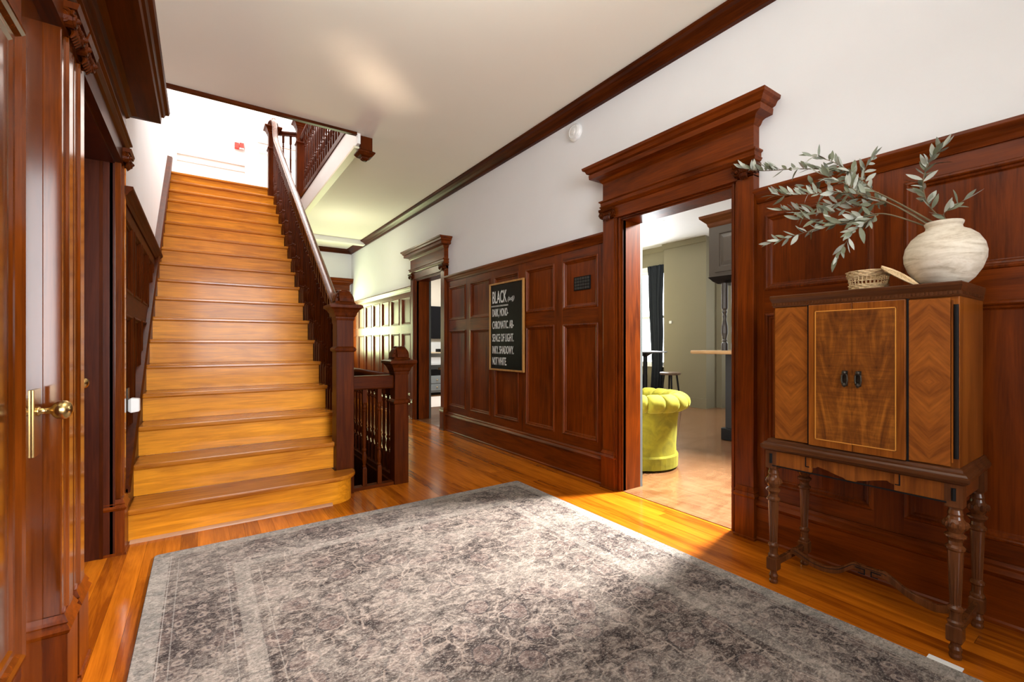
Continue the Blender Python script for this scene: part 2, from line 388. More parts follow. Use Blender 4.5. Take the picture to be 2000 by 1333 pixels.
# right wall with two openings
DR = (1.47, 2.35); DS = (5.42, 6.27); DH = 2.06
bm = B()
for a, b in ((-2.4, DR[0]), (DR[1], DS[0]), (DS[1], 10.0)): box(bm, 2.62, 2.79, a, b, 0, 3.2)
for a, b in (DR, DS): box(bm, 2.62, 2.79, a, b, DH, 3.2)
wr = link('wall_right', bm, PL, kind='structure')
# left wall
D1 = (.95, 1.890); D2 = (2.170, 3.115)
bm = B()
for a, b in ((-2.4, D1[0]), (D1[1], D2[0])): box(bm, -.60, -.38, a, b, 0, 3.2)
for a, b in (D1, D2): box(bm, -.60, -.38, a, b, DH, 3.2)
box(bm, -.60, -.38, D2[1], 9.0, 0, 6.1); box(bm, -.60, -.38, 2.5, D2[1], 3.2, 6.1)
wl = link('wall_left', bm, PL, kind='structure')
link('wall_back', box(B(), -.6, 2.8, -2.5, -2.4, 0, 3.2), PL, kind='structure')
# far wall with window opening at its left
bm = B(); FY = 9.85
box(bm, -.6, 2.8, FY, FY+.15, 0, 3.2)
wf = link('wall_far', bm, PL, kind='structure')
# upper hall shell
link('wall_upper_far', box(B(), -.6, 4.2, 8.75, 8.9, 3.0, 6.1), WHT, kind='structure')
link('wall_upper_right', box(B(), 4.0, 4.1, 0.5, 8.9, 3.27, 6.1), WHT, kind='structure')
link('wall_upper_near', box(B(), -.6, 4.1, 2.4, 2.5, 3.27, 6.1), WHT, kind='structure')
link('ceiling_upper', box(B(), -.6, 4.1, 2.4, 8.9, 6.0, 6.1), WHT, kind='structure')
link('floor_upper', (lambda bm: (box(bm, 1.226, 4.1, 4.33, 7.35, 3.2, 3.275), box(bm, -.6, 4.1, 2.4, 4.33, 3.27, 3.32), box(bm, .93, 4.1, 7.35, 8.75, 3.2, 3.42), box(bm, -.6, .93, 7.62, 8.75, 3.2, 3.42), bm)[-1])(B()), FLY, kind='structure')
# side room walls
bm = B()
box(bm, 7.22, 7.4, 6.25, 6.9, 0, 3); box(bm, 7.22, 7.4, 5.38, 6.25, 0, .70); box(bm, 7.22, 7.4, 5.38, 6.25, 2.52, 3)
box(bm, 7.1, 7.4, 4.52, 5.38, 0, 3); box(bm, 8.0, 8.2, -1.2, 4.52, 0, 3); box(bm, 7.4, 8.2, 4.42, 4.52, 0, 3)
link('wall_side_room_far', bm, SAGE, kind='structure')
link('wall_side_room_left', (lambda bm: (box(bm, 2.79, 6.28, 5.345, 5.405, 0, 3), box(bm, 6.22, 6.28, 5.405, 6.9, 0, 3), box(bm, 6.28, 7.4, 6.82, 6.9, 0, 3), bm)[-1])(B()), SAGE, kind='structure')
link('wall_side_room_right', box(B(), 2.79, 8.2, -1.3, -1.2, 0, 3), SAGE, kind='structure')
bm = B(); extr(bm, [(0, 2.86), (.02, 2.86), (.06, 2.93), (.06, 2.95), (0, 2.95)], 4.50, 5.38, lambda s, t_, d: (7.1-d, s, t_))
extr(bm, [(0, 2.86), (.02, 2.86), (.06, 2.93), (.06, 2.95), (0, 2.95)], 5.36, 6.85, lambda s, t_, d: (7.22-d, s, t_))
extr(bm, [(0, 2.86), (.02, 2.86), (.06, 2.93), (.06, 2.95), (0, 2.95)], -1.0, 4.5, lambda s, t_, d: (8.0-d, s, t_))
link('trim_1', bm, SAGE, kind='structure')
bm = B(); box(bm, 7.07, 7.11, 4.50, 5.4, 0, .17); box(bm, 7.19, 7.23, 5.4, 6.85, 0, .17); box(bm, 7.97, 8.01, -1, 4.45, 0, .17)
link('baseboard_side_room', bm, SAGE, kind='structure')
w2 = empty('window_2', (7.22, 5.81, .70), kind='structure')
bm = B()
for a, b, c, d in ((-.44, -.38, 0, 1.82), (.38, .44, 0, 1.82), (-.44, .44, 0, .06), (-.44, .44, 1.76, 1.82), (-.38, .38, .9, .95)): box(bm, .03, .08, a, b, c, d)
box(bm, -.05, .03, -.5, .5, -.03, .0); box(bm, -.02, .03, -.52, .52, 1.80, 1.9)
link('window_frame', bm, WHT, w2); link('pane', box(B(), .09, .10, -.42, .42, .02, 1.8), SKYPANE, w2)
# far room walls
link('wall_far_room', box(B(), 2.79, 6.2, 9.45, 9.6, 0, 3), plain('cream_wall', (.62, .56, .46), .7), kind='structure')
link('wall_far_room_right', box(B(), 6.0, 6.2, 6.9, 9.5, 0, 3), WHT, kind='structure')
link('wall_far_room_near', box(B(), 2.79, 2.86, 6.9, 9.5, 0, 3), PL, kind='structure')

# crown mouldings
CROWN = [(-.02, 3.0), (.012, 3.0), (.018, 3.012), (.030, 3.018), (.050, 3.035), (.075, 3.050), (.098, 3.056), (.104, 3.066), (.104, CEIL), (-.02, CEIL)]
bm = B(); extr(bm, CROWN, -2.3, FY, MR); link('trim_2', bm, NY, kind='structure')
bm = B(); extr(bm, CROWN, .95, 2.6, lambda s, t_, d: (s, FY-.02-d, t_)); link('trim_3', bm, NX, kind='structure')
# stair-opening edge trim
bm = B(); box(bm, -.38, 1.20, 4.31, 4.35, 3.055, 3.10); link('trim_4', bm, NX, kind='structure')

# ---- wainscot builder
BASEP = [(-.02, 0), (.028, 0), (.028, .012), (.022, .02), (.022, .185), (.030, .195), (.034, .205), (.026, .214), (.018, .222), (.018, .232), (.010, .245), (-.02, .245)]
CAPP = [(-.02, 1.895), (.008, 1.895), (.012, 1.905), (.016, 1.915), (.022, 1.922), (.030, 1.935), (.044, 1.950), (.046, 1.955), (.046, 1.968), (-.02, 1.968)]
def wains(parent, M, s0, s1, cols, rows, mats, cap=(0, 0), base=True, top=1.90, D=(-.02, 0)):
    mz, my = mats
    def bx(name, mat, a, b, c, d, dd=None):
        bm = B(); d0, d1 = dd or D
        loft(bm, [[M(s, t_, d0), M(s, t_, d1), M(s, t2, d1), M(s, t2, d0)] for s, t_, t2 in ((a, c, d), (b, c, d))])
        return link(name, bm, mat, parent)
    e = [s0] + [v for c in cols for v in c] + [s1]
    for a, b in zip(e[0::2], e[1::2]): bx('stile', mz, a, b, .24, top)
    for a, b in cols:
        tt = [.24] + [v for r in rows for v in r] + [top]
        for c, d in zip(tt[0::2], tt[1::2]): bx('rail', my, a, b, c, d)
        for c, d in rows: link('wainscot_panel', panel(B(), a, b, c, d, M), mz, parent)
    if base: link('baseboard', extr(B(), BASEP, s0, s1, M), my, parent)
    link('cap_moulding', extr(B(), CAPP, s0-cap[0], s1+cap[1], M), my, parent)
ROWS = [(.32, 1.275), (1.40, 1.822)]
cols = [(2.592, 3.018), (3.132, 3.566), (3.684, 4.143), (4.227, 4.673), (4.785, 5.215)]
wains(wr, MR, 2.50, 5.29, cols, ROWS, (WZ, WY))
wains(wr, MR, 6.40, FY, [(6.50+.474*i, 6.50+.474*i+.37) for i in range(7)], ROWS, (WZ, WY))
wains(wr, MR, -2.3, 1.345, [(-1.95, -1.2), (-1.1, -.5), (-.38, .2), (.12+.15, .695), (.800, 1.296)][0:2] + [(-.42, .690), (.800, 1.300)], ROWS, (WZ, WY), cap=(0, 0))
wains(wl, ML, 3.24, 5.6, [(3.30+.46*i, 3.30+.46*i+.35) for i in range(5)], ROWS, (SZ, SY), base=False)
wains(wf, lambda s, t_, d: (s, FY-.02-d, t_), .95, 2.10, [(1.02, 1.02+.001)], [(.3, .301)], (WZ, WX)) if False else None

# ============================================================ DOOR SURROUNDS
def capital(bm, s0, s1, t0, M, d0=.05):
    # ionic-like capital: abacus, egg band and a volute at each end
    loft(bm, [[M(s, t0+.055, -.02), M(s, t0+.055, d0+.028), M(s, t0+.075, d0+.034), M(s, t0+.075, -.02)] for s in (s0-.012, s1+.012)])
    loft(bm, [[M(s, t0+.02, -.02), M(s, t0+.02, d0+.006), M(s, t0+.056, d0+.018), M(s, t0+.056, -.02)] for s in (s0, s1)])
    for sc, sg in ((s0+.008, -1), (s1-.008, 1)):
        for face in (0, 1):
            pts = []
            for k in range(26):
                a = k*PI/6.5; r = .026*(1-k/30)
                if face == 0: pts.append(M(sc+sg*.002+r*math.cos(a)*sg, t0+.030+r*math.sin(a), d0+.018+.006*k/25))
                else: pts.append(M(sc+sg*(.016+.004*k/25), t0+.030+r*math.sin(a), d0-.006+r*math.cos(a)))
            tube(bm, pts, .0048, 6)
        a = bmesh.ops.create_uvsphere(bm, u_segments=8, v_segments=6, radius=.009, matrix=Matrix.Translation(M(sc, t0+.03, d0+.026)))
        tube(bm, [M(sc, t0+.030, d0-.03), M(sc, t0+.030, d0+.018)], .024, 12)
    for k in range(5):
        s = s0+.03+(s1-s0-.06)*k/4
        sphere(bm, M(s, t0+.034, d0+.016), .010, 8, 6, (1, 1, 1.3))
        tube(bm, [M(s, t0+.02, d0+.012), M(s+.004, t0+.002, d0+.014), M(s, t0-.014, d0+.006)], [.009, .007, .002], 6)
    return bm
ENT = [(DH-.01, .040, 0), (2.135, .040, 0), (2.14, .050, .010), (2.150, .058, .016), (2.155, .062, .020), (2.163, .052, .012), (2.185, .055, .012), (2.192, .066, .022), (2.200, .066, .022), (2.206, .040, 0), (2.335, .040, 0),
       (2.345, .052, .010), (2.365, .062, .020), (2.372, .085, .035), (2.376, .115, .075), (2.408, .118, .078), (2.412, .110, .072), (2.420, .128, .090), (2.440, .135, .100), (2.448, .150, .115), (2.466, .155, .118), (2.467, .10, .10)]
def plinth(bm, a, b, M, d):
    return loft(bm, [[M(a-o, t_, -.03), M(b+o, t_, -.03), M(b+o, t_, d+o), M(a-o, t_, d+o)] for t_, o in
              ((0, .014), (.012, .014), (.014, .008), (.232, .008), (.236, .012), (.246, .016), (.252, .012), (.262, .006), (.268, .010), (.276, .006), (.290, 0), (.292, 0))])
def surround(dr, M, op, outer, mats, jamb, side=None, label=None):
    mz, my = mats
    for a, b, inner in ((outer[0], op[0], 1), (op[1], outer[1], -1)):
        w = b-a
        if inner == 1: p0, p1, c0, c1 = a, b-.055, b-.055, b
        else: p0, p1, c0, c1 = a+.055, b, a, a+.055
        bm = B(); loft(bm, [[M(p0, t_, -.03), M(p1, t_, -.03), M(p1, t_, .04), M(p0, t_, .04)] for t_ in (.0, DH)])
        link('pilaster', bm, mz, dr, bev=.003)
        bm = B(); n = 4
        for k in range(n):
            u0, u1 = c0+(c1-c0)*k/n, c0+(c1-c0)*(k+1)/n
            depth = (.032, .018, .024, .006)[k if inner == 1 else n-1-k]
            loft(bm, [[M(u0, t_, -.03), M(u1, t_, -.03), M(u1, t_, depth), M(u0, t_, depth)] for t_ in (.0, DH)])
        link('casing', bm, mz, dr, bev=.0025)
        link('plinth_block', plinth(B(), p0, p1, M, .045), mz, dr)
        link('capital', capital(B(), p0, p1, 2.055, M, .045), NZ, dr)
    # head casing strips under the architrave, and the jamb lining
    bm = B()
    for k in range(3): box(bm, op[0]-.05, op[1]+.05, (.03, .018, .006)[k]-.06, (.03, .018, .006)[k], DH-.012*k-.012, DH-.012*k, lambda s, d, t_: M(s, t_, d))
    link('head_casing', bm, my, dr)
    bm = B(); box(bm, op[0]-.02, op[0], -jamb, .0, 0, DH, lambda s, d, t_: M(s, t_, d)); box(bm, op[1], op[1]+.02, -jamb, .0, 0, DH, lambda s, d, t_: M(s, t_, d)); box(bm, op[0]-.02, op[1]+.02, -jamb, .0, DH-.03, DH, lambda s, d, t_: M(s, t_, d))
    link('jamb_lining', bm, mz, dr)
    link('entablature', ent(B(), outer[0], outer[1], ENT, M), my, dr)
dBig = empty('door_3', (RX, 1.91, 0), kind='structure')
def P0(e):  # keep world coordinates for children of an empty
    return e
dBig.location = (0, 0, 0)
surround(dBig, MR, (1.49, 2.33), (1.34, 2.50), (WZ, WY), .19)
link('grey_stop', (lambda bm: (box(bm, 2.79, 2.815, 2.33, 2.42, 0, DH+.03), box(bm, 2.79, 2.815, 1.40, 1.49, 0, DH+.03), bm)[-1])(B()), GREY, dBig)
dSm = empty('door_4', (0, 0, 0), kind='structure')
surround(dSm, MR, (5.43, 6.26), (5.28, 6.41), (WZ, WY), .19)
link('grey_stop', (lambda bm: (box(bm, 2.79, 2.82, 6.255, 6.36, 0, DH+.03), box(bm, 2.79, 2.82, 5.37, 5.43, 0, DH), bm)[-1])(B()), GREY, dSm)
link('threshold', box(B(), 2.60, 2.80, 1.49, 2.33, -.01, .004), SFL, dBig); link('threshold', box(B(), 2.60, 2.80, 5.43, 6.26, -.01, .004), SFL, dSm)
# far wall door: header and panelled leaf
MF = lambda s, t_, d: (s, FY-.02-d, t_)
dF = empty('door_5', (0, 0, 0), kind='structure')
surround(dF, MF, (1.70, 2.43), (1.56, 2.57), (WZ, WX), .02)
dlf = link('door_leaf', (lambda bm: (box(bm, 1.70, 2.43, FY-.04, FY, 0, .85), box(bm, 1.70, 1.79, FY-.04, FY, .85, DH), box(bm, 2.34, 2.43, FY-.04, FY, .85, DH), box(bm, 1.79, 2.34, FY-.04, FY, 1.98, DH), bm)[-1])(B()), WZ, dF)
link('pane', box(B(), 1.79, 2.34, FY-.03, FY-.02, .85, 1.98), FARPANE, dlf)
# left doors with one entablature running over both
MLd = lambda s, t_, d: (-.385 + d, s, t_)
dL1 = empty('door_1', (0, 0, 0), kind='structure'); dL2 = empty('door_2', (0, 0, 0), kind='structure')
for dr, (a, b) in ((dL1, (.80, .935)), (dL1, (1.885, 2.005)), (dL2, (2.045, 2.175)), (dL2, (3.118, 3.245))):
    link('pilaster', loft(B(), [[MLd(a, t_, -.03), MLd(b, t_, -.03), MLd(b, t_, .040), MLd(a, t_, .040)] for t_ in (0, DH)]), DOORW, dr, bev=.003)
    link('fillet', loft(B(), [[MLd(s, t_, -.02) for s in (a+.0, b)] + [MLd(s, t_, .047) for s in (b-.015, a+.055)] for t_ in (.2, DH)]), DOORW, dr, bev=.002)
    link('plinth_block', plinth(B(), a, b, MLd, .046), WZ, dr)
    link('capital', capital(B(), a, b, 2.055, MLd, .048), NZ, dr)
link('pilaster_groove', loft(B(), [[MLd(2.0, t_, -.03), MLd(2.05, t_, -.03), MLd(2.05, t_, .026), MLd(2.0, t_, .026)] for t_ in (0, DH)]), WZ, dL2)
ENTL = [(t_, d+(.078 if t_ > 2.375 else .006), ov) for t_, d, ov in ENT]
link('entablature', ent(B(), .78, 3.245, ENTL, MLd), NY, dL2)
# door_1 leaf
lf = link('door_leaf', box(B(), -.43, -.397, D1[0], D1[1]+.005, .01, 2.05), DOORW, dL1)
MD = lambda s, t_, d: (-.385 + d, s, t_)
for a, b, c, d, mt in ((1.69, 1.88, .01, 2.05, DOORW), (.95, 1.12, .01, 2.05, DOORW), (1.12, 1.69, .01, .28, WY), (1.12, 1.69, 1.915, 2.05, WY)):
    link('leaf_rail', loft(B(), [[MD(s, c, -.01), MD(s, c, 0), MD(s, d, 0), MD(s, d, -.01)] for s in (a, b)]), mt, lf)
BIG = [(0, 0), (.006, .010), (.020, .013), (.030, .008), (.040, -.002), (.055, -.002), (.066, -.007), (.075, -.007)]
link('leaf_panel', panel(B(), 1.12, 1.69, .28, 1.915, MD, BIG), DOORW, lf)
def knobset(parent, x, y, z, rz=0, big=1):
    e = parent
    bm = B(); loft(bm, [[(x, y-.033, z-.125), (x, y+.036, z-.125), (x, y+.036, z+.062), (x, y-.033, z+.062)], [(x+.006, y-.033, z-.125), (x+.006, y+.036, z-.125), (x+.006, y+.036, z+.062), (x+.006, y-.033, z+.062)]])
    link('escutcheon', bm, BRASS, e, bev=.0015)
    prof = [(.013, 0), (.013, .006), (.009, .008), (.009, .026), (.012, .030), (.018, .034), (.025, .042), (.0275, .052), (.026, .062), (.020, .070), (.010, .0745), (.001, .0755)]
    bm = B(); loft(bm, [[(x+.004+h_, y+r*math.cos(2*PI*i/24), z+r*math.sin(2*PI*i/24)) for i in range(24)] for r, h_ in prof])
    link('door_knob', bm, BRASS, e, smooth=True)
knobset(lf, -.385, 1.805, .912)
# door_2 leaf recessed in a deep reveal
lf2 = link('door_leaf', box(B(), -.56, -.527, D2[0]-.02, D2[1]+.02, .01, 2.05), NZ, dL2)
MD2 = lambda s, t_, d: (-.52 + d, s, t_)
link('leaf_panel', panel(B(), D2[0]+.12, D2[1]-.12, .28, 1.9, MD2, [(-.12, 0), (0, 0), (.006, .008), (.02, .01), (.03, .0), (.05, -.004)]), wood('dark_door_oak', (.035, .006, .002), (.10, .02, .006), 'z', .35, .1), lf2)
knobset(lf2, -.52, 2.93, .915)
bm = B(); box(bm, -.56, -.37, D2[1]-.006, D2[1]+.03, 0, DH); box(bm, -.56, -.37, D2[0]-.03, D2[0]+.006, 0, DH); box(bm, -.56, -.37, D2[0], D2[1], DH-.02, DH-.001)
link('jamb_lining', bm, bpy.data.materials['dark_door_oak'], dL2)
bm = B(); box(bm, -.43, -.415, D2[1]-.012, D2[1], 0, DH-.02); box(bm, -.39, -.378, D2[1]-.006, D2[1], 0, DH-.02); link('jamb_bead', bm, NZ, dL2)

# ============================================================ STAIRCASE
R, G, Y0 = .19, .256, 3.23
XL, XR = -.335, .86
st = empty('staircase', (0, 0, 0), label='wide golden oak staircase with dark turned balustrade rising to a bright landing', cat='staircase')
# bullnose first step
def bull(y0, xr, rad):
    pts = [(XL, y0), (xr-rad, y0)]
    for k in range(1, 9):
        a = -PI/2 + k*PI/2/8; pts.append((xr-rad+rad*math.cos(a), y0+rad+rad*math.sin(a)))
    pts += [(xr, y0+.20), (XL, y0+.20)]
    return pts
def slab(bm, pts, z0, z1): return loft(bm, [[(x, y, z0) for x, y in pts], [(x, y, z1) for x, y in pts]])
p = bull(Y0, .925, .17)[:-2] + [(.925, 3.425), (.80, 3.425), (.80, Y0+G+.03), (XL, Y0+G+.03)]
link('tread', slab(B(), p, R-.032, R), TRX, st, bev=.009)
p = bull(Y0+.03, .90, .15)[:-2] + [(.90, 3.425), (.80, 3.425), (.80, 3.44), (XL, 3.44)]
link('riser', slab(B(), p, 0, R-.032), RIX, st)
link('shoe_moulding', extr(B(), [(0, 0), (.018, 0), (.016, .008), (.008, .016), (0, .018)], XL+.01, .74, lambda s, t_, d: (s, Y0+.03-d, t_)), SHOE, st)
tm = B(); box(tm, XL, XR+.04, 0, G+.03, -.032, 0); tr0 = link('tread', tm, TRX, st, bev=.009, loc=(0, Y0+G, 2*R))
rm = B(); box(rm, XL, XR, 0, .02, 0, R-.032); rs0 = link('riser', rm, RIX, st, loc=(0, Y0+.03+G, R))
for k in range(3, 19): share(tr0, 'tread', st, (0, Y0+(k-1)*G, k*R))
for k in range(3, 19): share(rs0, 'riser', st, (0, Y0+.03+(k-1)*G, (k-1)*R))
nl = lambda y: R*(1+(y-Y0)/G)
# skirt board on the wall side, with a moulded top edge
def slope(y): return nl(y) + .10
bm = B(); ys = (3.25, 7.75)
loft(bm, [[(-.356, y, max(0, slope(y)-.45)), (-.333, y, max(0, slope(y)-.45)), (-.333, y, slope(y)), (-.356, y, slope(y))] for y in ys]); link('skirt_board', bm, NY, st)
bm = B(); loft(bm, [[(-.38, y, slope(y)-.02), (-.322, y, slope(y)-.02), (-.320, y, slope(y)+.0), (-.330, y, slope(y)+.022), (-.38, y, slope(y)+.03)] for y in ys]); link('skirt_moulding', bm, NY, st)
# wall-side sloping dado strip above the wainscot
# outer stringer and spandrel under the flight
bm = B(); loft(bm, [[(.862, y, max(-.01, nl(y)-.32)), (.90, y, max(-.01, nl(y)-.32)), (.90, y, nl(y)-.19), (.862, y, nl(y)-.19)] for y in (3.56, 7.6)]); link('stringer', bm, NY, st)
bm = B(); loft(bm, [[(.885, y, -.01), (.925, y, -.01), (.925, y, z), (.885, y, z)] for y, z in ((3.56, .22), (4.2, .68), (7.6, 3.2))]); link('spandrel', bm, NZ, st)
for a, b in ((4.3, 4.9), (5.02, 5.6), (5.72, 6.3), (6.42, 7.0)):
    link('spandrel_panel', panel(B(), a, b, .25, nl(a)-.62, lambda s, t_, d: (.925+d, s, t_)), NZ, st)
# soffit
bm = B(); loft(bm, [[(XL, y, nl(y)-.36), (.88, y, nl(y)-.36), (.88, y, nl(y)-.34), (XL, y, nl(y)-.34)] for y in (4.0, 7.7)]); link('soffit', bm, PL, st)
# balusters
BALP = lambda H: [(.0155, 0), (.0155, .0)] 
def baluster(H, seg=10):
    bm = B()
    sq(bm, [(.0155, 0), (.0155, .13), (.010, .145)])
    sq(bm, [(.010, H-.125), (.0155, H-.11), (.0155, H)])
    m_ = H-.27
    pr = [(.010, .14), (.016, .150), (.010, .160), (.012, .170), (.0175, .20), (.0165, .23), (.010, .262), (.0155, .270), (.0155, .280), (.0095, .288)]
    pr += [(.0125, .32), (.0140, .14+m_*.5), (.0105, H-.20), (.0095, H-.180), (.0155, H-.172), (.0155, H-.162), (.0095, H-.155), (.0135, H-.145), (.010, H-.120)]
    lathe(bm, pr, seg); return bm
BH = .74
b0 = link('baluster', baluster(BH), NZ, st, smooth=False, loc=(.875, 0, 0)); firstb = True
for k in range(2, 18):
    for j in range(3):
        y = Y0 + (k-1)*G + .045 + j*G/3
        if y < 3.60 or y > 7.42: continue
        o = b0 if firstb else share(b0, 'baluster', st); firstb = False
        o.location = (.875, y, k*R); o.scale = (1, 1, (nl(y)+.795-k*R)/BH)
# handrail
RP = [(-.020, -.035), (.020, -.035), (.020, -.018), (.030, -.008), (.034, .006), (.030, .020), (.016, .030), (0, .033), (-.016, .030), (-.030, .020), (-.034, .006), (-.030, -.008), (-.020, -.018)]
pts = [(.875, 3.53+i*.35, nl(3.53+i*.35)+.835) for i in range(11)] + [(.875, 7.18, nl(7.18)+.835), (.875, 7.26, nl(7.26)+.86), (.875, 7.32, nl(7.32)+.93), (.875, 7.36, nl(7.36)+1.02), (.875, 7.44, nl(7.40)+1.09), (.875, 7.52, nl(7.40)+1.10)]
link('handrail', sweep(B(), pts, RP), wood('handrail_oak', (.045, .013, .006), (.19, .075, .038), 'y', .22, .5), st, smooth=True)
# newel posts
def newel(parent, name, x, y, z0, h, w=.063, crest=True, mat=None):
    mz = mat or NZ
    c = (x, y, z0); n = link(name, sq(B(), [(w, 0), (w, h-.37), (w+.010, h-.365), (w+.014, h-.350), (w+.006, h-.338), (w-.003, h-.332), (w-.003, h-.135)], c), mz, parent, bev=.002)
    cap = [(w, h-.14), (w+.004, h-.125), (w+.004, h-.115), (w+.012, h-.105), (w+.018, h-.085), (w+.032, h-.062), (w+.048, h-.050), (w+.052, h-.048), (w+.052, h-.030), (w+.040, h-.024), (w+.012, h-.018), (w, h)]
    link('newel_cap', sq(B(), cap, c), mz, n)
    if crest:
        bm = B(); r = .071
        for rot in (0, 1):
            for k0, k1, rr in ((-1, 1, r),):
                lp = []
                for sgn in (-1, 1):
                    L_ = []
                    for k in range(13):
                        a = PI*k/12; u = rr*math.cos(a); v_ = rr*1.2*math.sin(a)
                        p_ = (u, sgn*(w*.60)) if rot == 0 else (sgn*(w*.60), u)
                        L_.append((x+p_[0], y+p_[1], z0+h+v_))
                    lp.append(L_)
                loft(bm, lp)
            for sgn in (-1, 1):
                for rr in (r*.95, r*.62):
                    pl = []
                    for k in range(13):
                        a = PI*k/12; u = rr*math.cos(a)
                        p_ = (u, sgn*(w*.62)) if rot == 0 else (sgn*(w*.62), u)
                        pl.append((x+p_[0], y+p_[1], z0+h+rr*1.2*math.sin(a)))
                    tube(bm, pl, .004, 6)
                for k in range(1, 7):
                    a = PI*k/7; u = r*.78*math.cos(a)
                    p_ = (u, sgn*w*.62) if rot == 0 else (sgn*w*.62, u)
                    sphere(bm, (x+p_[0], y+p_[1], z0+h+r*.78*1.2*math.sin(a)), .0075, 6, 5)
                for k in range(3):
                    a = PI*(k+1)/4; u = r*.33*math.cos(a)
                    p_ = (u, sgn*w*.62) if rot == 0 else (sgn*w*.62, u)
                    sphere(bm, (x+p_[0], y+p_[1], z0+h+r*.5*math.sin(a)), .011, 6, 5)
        link('carved_crest', bm, NZ, n)
    return n
NW1 = newel(st, 'newel_post', .870, 3.495, 0, 1.415)
newel(st, 'newel_post', .875, 7.56, 3.0, 1.33)

# ---- gallery balustrade round the upper opening
ga = empty('gallery_balustrade', (0, 0, 0), label='upstairs landing balustrade of close dark spindles above white fascia', cat='balustrade')
GX = 1.226
link('floor_rail', box(B(), GX-.03, GX+.05, 4.36, 7.3, 3.235, 3.30), NY, ga, bev=.006)
link('handrail', sweep(B(), [(GX, 4.40+i*.7, 4.13) for i in range(5)] + [(GX, 7.28, 4.13)], RP), NY, ga, smooth=True)
gb = link('baluster', baluster(.80), NZ, ga, loc=(GX, 4.5, 3.30)); n = int((7.2-4.5)/.12)
for k in range(1, n): share(gb, 'baluster', ga, (GX, 4.5+k*.12, 3.30))
link('fascia', box(B(), GX-.018, GX+.01, 4.33, 7.3, 2.985, 3.24), WHT, ga, label='white painted fascia')
link('fascia_trim', box(B(), GX-.03, GX+.04, 4.40, 7.62, 2.965, 2.988), plain('cream_trim', (.75, .70, .5), .5), ga)
newel(ga, 'newel_post', GX, 7.38, 3.02, 1.42)
link('landing_rail', sweep(B(), [(.93, 7.56, 4.25), (1.2, 7.45, 4.25)], RP), NX, ga)
for xx in (1.01, 1.11): share(gb, 'baluster', ga, (xx, 7.52, 3.42))
link('landing_skirt', (lambda bm: (box(bm, .90, GX+.03, 7.50, 7.62, 2.75, 3.42), bm)[-1])(B()), NX, ga)
link('support_post', box(B(), .93, 1.05, 7.45, 7.57, 0, 2.9), NZ, ga, bev=.004)
# pendant drop at the corner of the opening
link('pendant_post', sq(B(), [(.012, 2.865), (.022, 2.872), (.034, 2.885), (.036, 2.895), (.058, 2.905), (.075, 2.925), (.080, 2.930), (.080, 2.942), (.066, 2.950), (.058, 2.958), (.058, 3.16)], (GX+.075, 4.42, 0)), NZ, ga, bev=.002, label='square drop pendant with moulded foot')

# ---- railing round the basement stair well
wb = empty('well_railing', (0, 0, 0), label='low dark railing with square newel guarding the basement stair well', cat='railing')
newel(wb, 'newel_post', 1.305, 3.505, 0, 1.00, .057)
link('handrail', box(B(), .93, 1.25, 3.465, 3.53, .755, .86), NX, wb, bev=.012, label='short front rail')
link('handrail', sweep(B(), [(1.305, 3.56, .825), (1.305, 5.0, .825), (1.305, 6.65, .825)], RP), NY, wb, smooth=True)
link('floor_rail', box(B(), .93, 1.25, 3.47, 3.53, -.01, .022), NX, wb); link('floor_rail', box(B(), 1.27, 1.34, 3.56, 6.65, 0, .045), NY, wb, bev=.004)
wbal = link('baluster', baluster(.745), NZ, wb, loc=(1.028, 3.50, .02))
o = share(wbal, 'baluster', wb, (1.142, 3.50, .02))
for k in range(28): o = share(wbal, 'baluster', wb, (1.305, 3.66+k*.105, .045))
newel(wb, 'newel_post', 1.305, 6.70, 0, 1.00, .057)
bm = B(); box(bm, 1.255, 1.275, 3.46, 6.7, -1.6, 0); box(bm, .925, .935, 3.46, 6.7, -1.6, 0); box(bm, .93, 1.27, 3.44, 3.46, -1.6, -.018); box(bm, .93, 1.27, 6.7, 6.72, -1.6, -.018); box(bm, .93, 1.27, 3.46, 6.7, -1.65, -1.6)
link('trim_5', bm, NZ, kind='structure')

# ============================================================ RUG
bm = B(); rp = []
for cx, cy, a0 in ((2.07, .00, -90), (2.07, 2.96, 0), (-.18, 2.96, 90), (-.18, .0, 180)):
    for k in range(5):
        a = math.radians(a0+k*22.5); rp.append((cx+.02*math.cos(a)*1.0, cy+.02*math.sin(a)))
loft(bm, [[(x, y, .0) for x, y in rp], [(x, y, .007) for x, y in rp], [((x-.945)*.998+.945, (y-1.45)*.998+1.45, .009) for x, y in rp]])
link('rug', bm, RUG, label='large faded grey and cream vintage patterned rug on the orange wood floor', cat='rug')
link('rug_gripper', box(B(), 2.098, 2.128, .405, .495, 0, .004), PLAST, bev=.001, label='small white gripper strip sticking out from under the rug edge', cat='rug gripper')
# small room rug
link('pale_rug', box(B(), 3.25, 4.3, 7.3, 8.75, 0, .01), plain('pale_rug', (.75, .68, .62), .9), label='pale rug seen through the narrow far doorway', cat='rug')

# ============================================================ CABINET
cb = empty('antique_cabinet', (0, 0, 0), label='antique walnut cabinet with two doors on turned legs against the panelling', cat='cabinet')
cy0, cy1, cx0, cx1 = .425, 1.042, 2.170, 2.515
link('body', box(B(), cx0+.006, cx1, cy0, cy1, .655, 1.29), CZ, cb, bev=.003)
MC = lambda s, t_, d: (cx0 - d, s, t_)
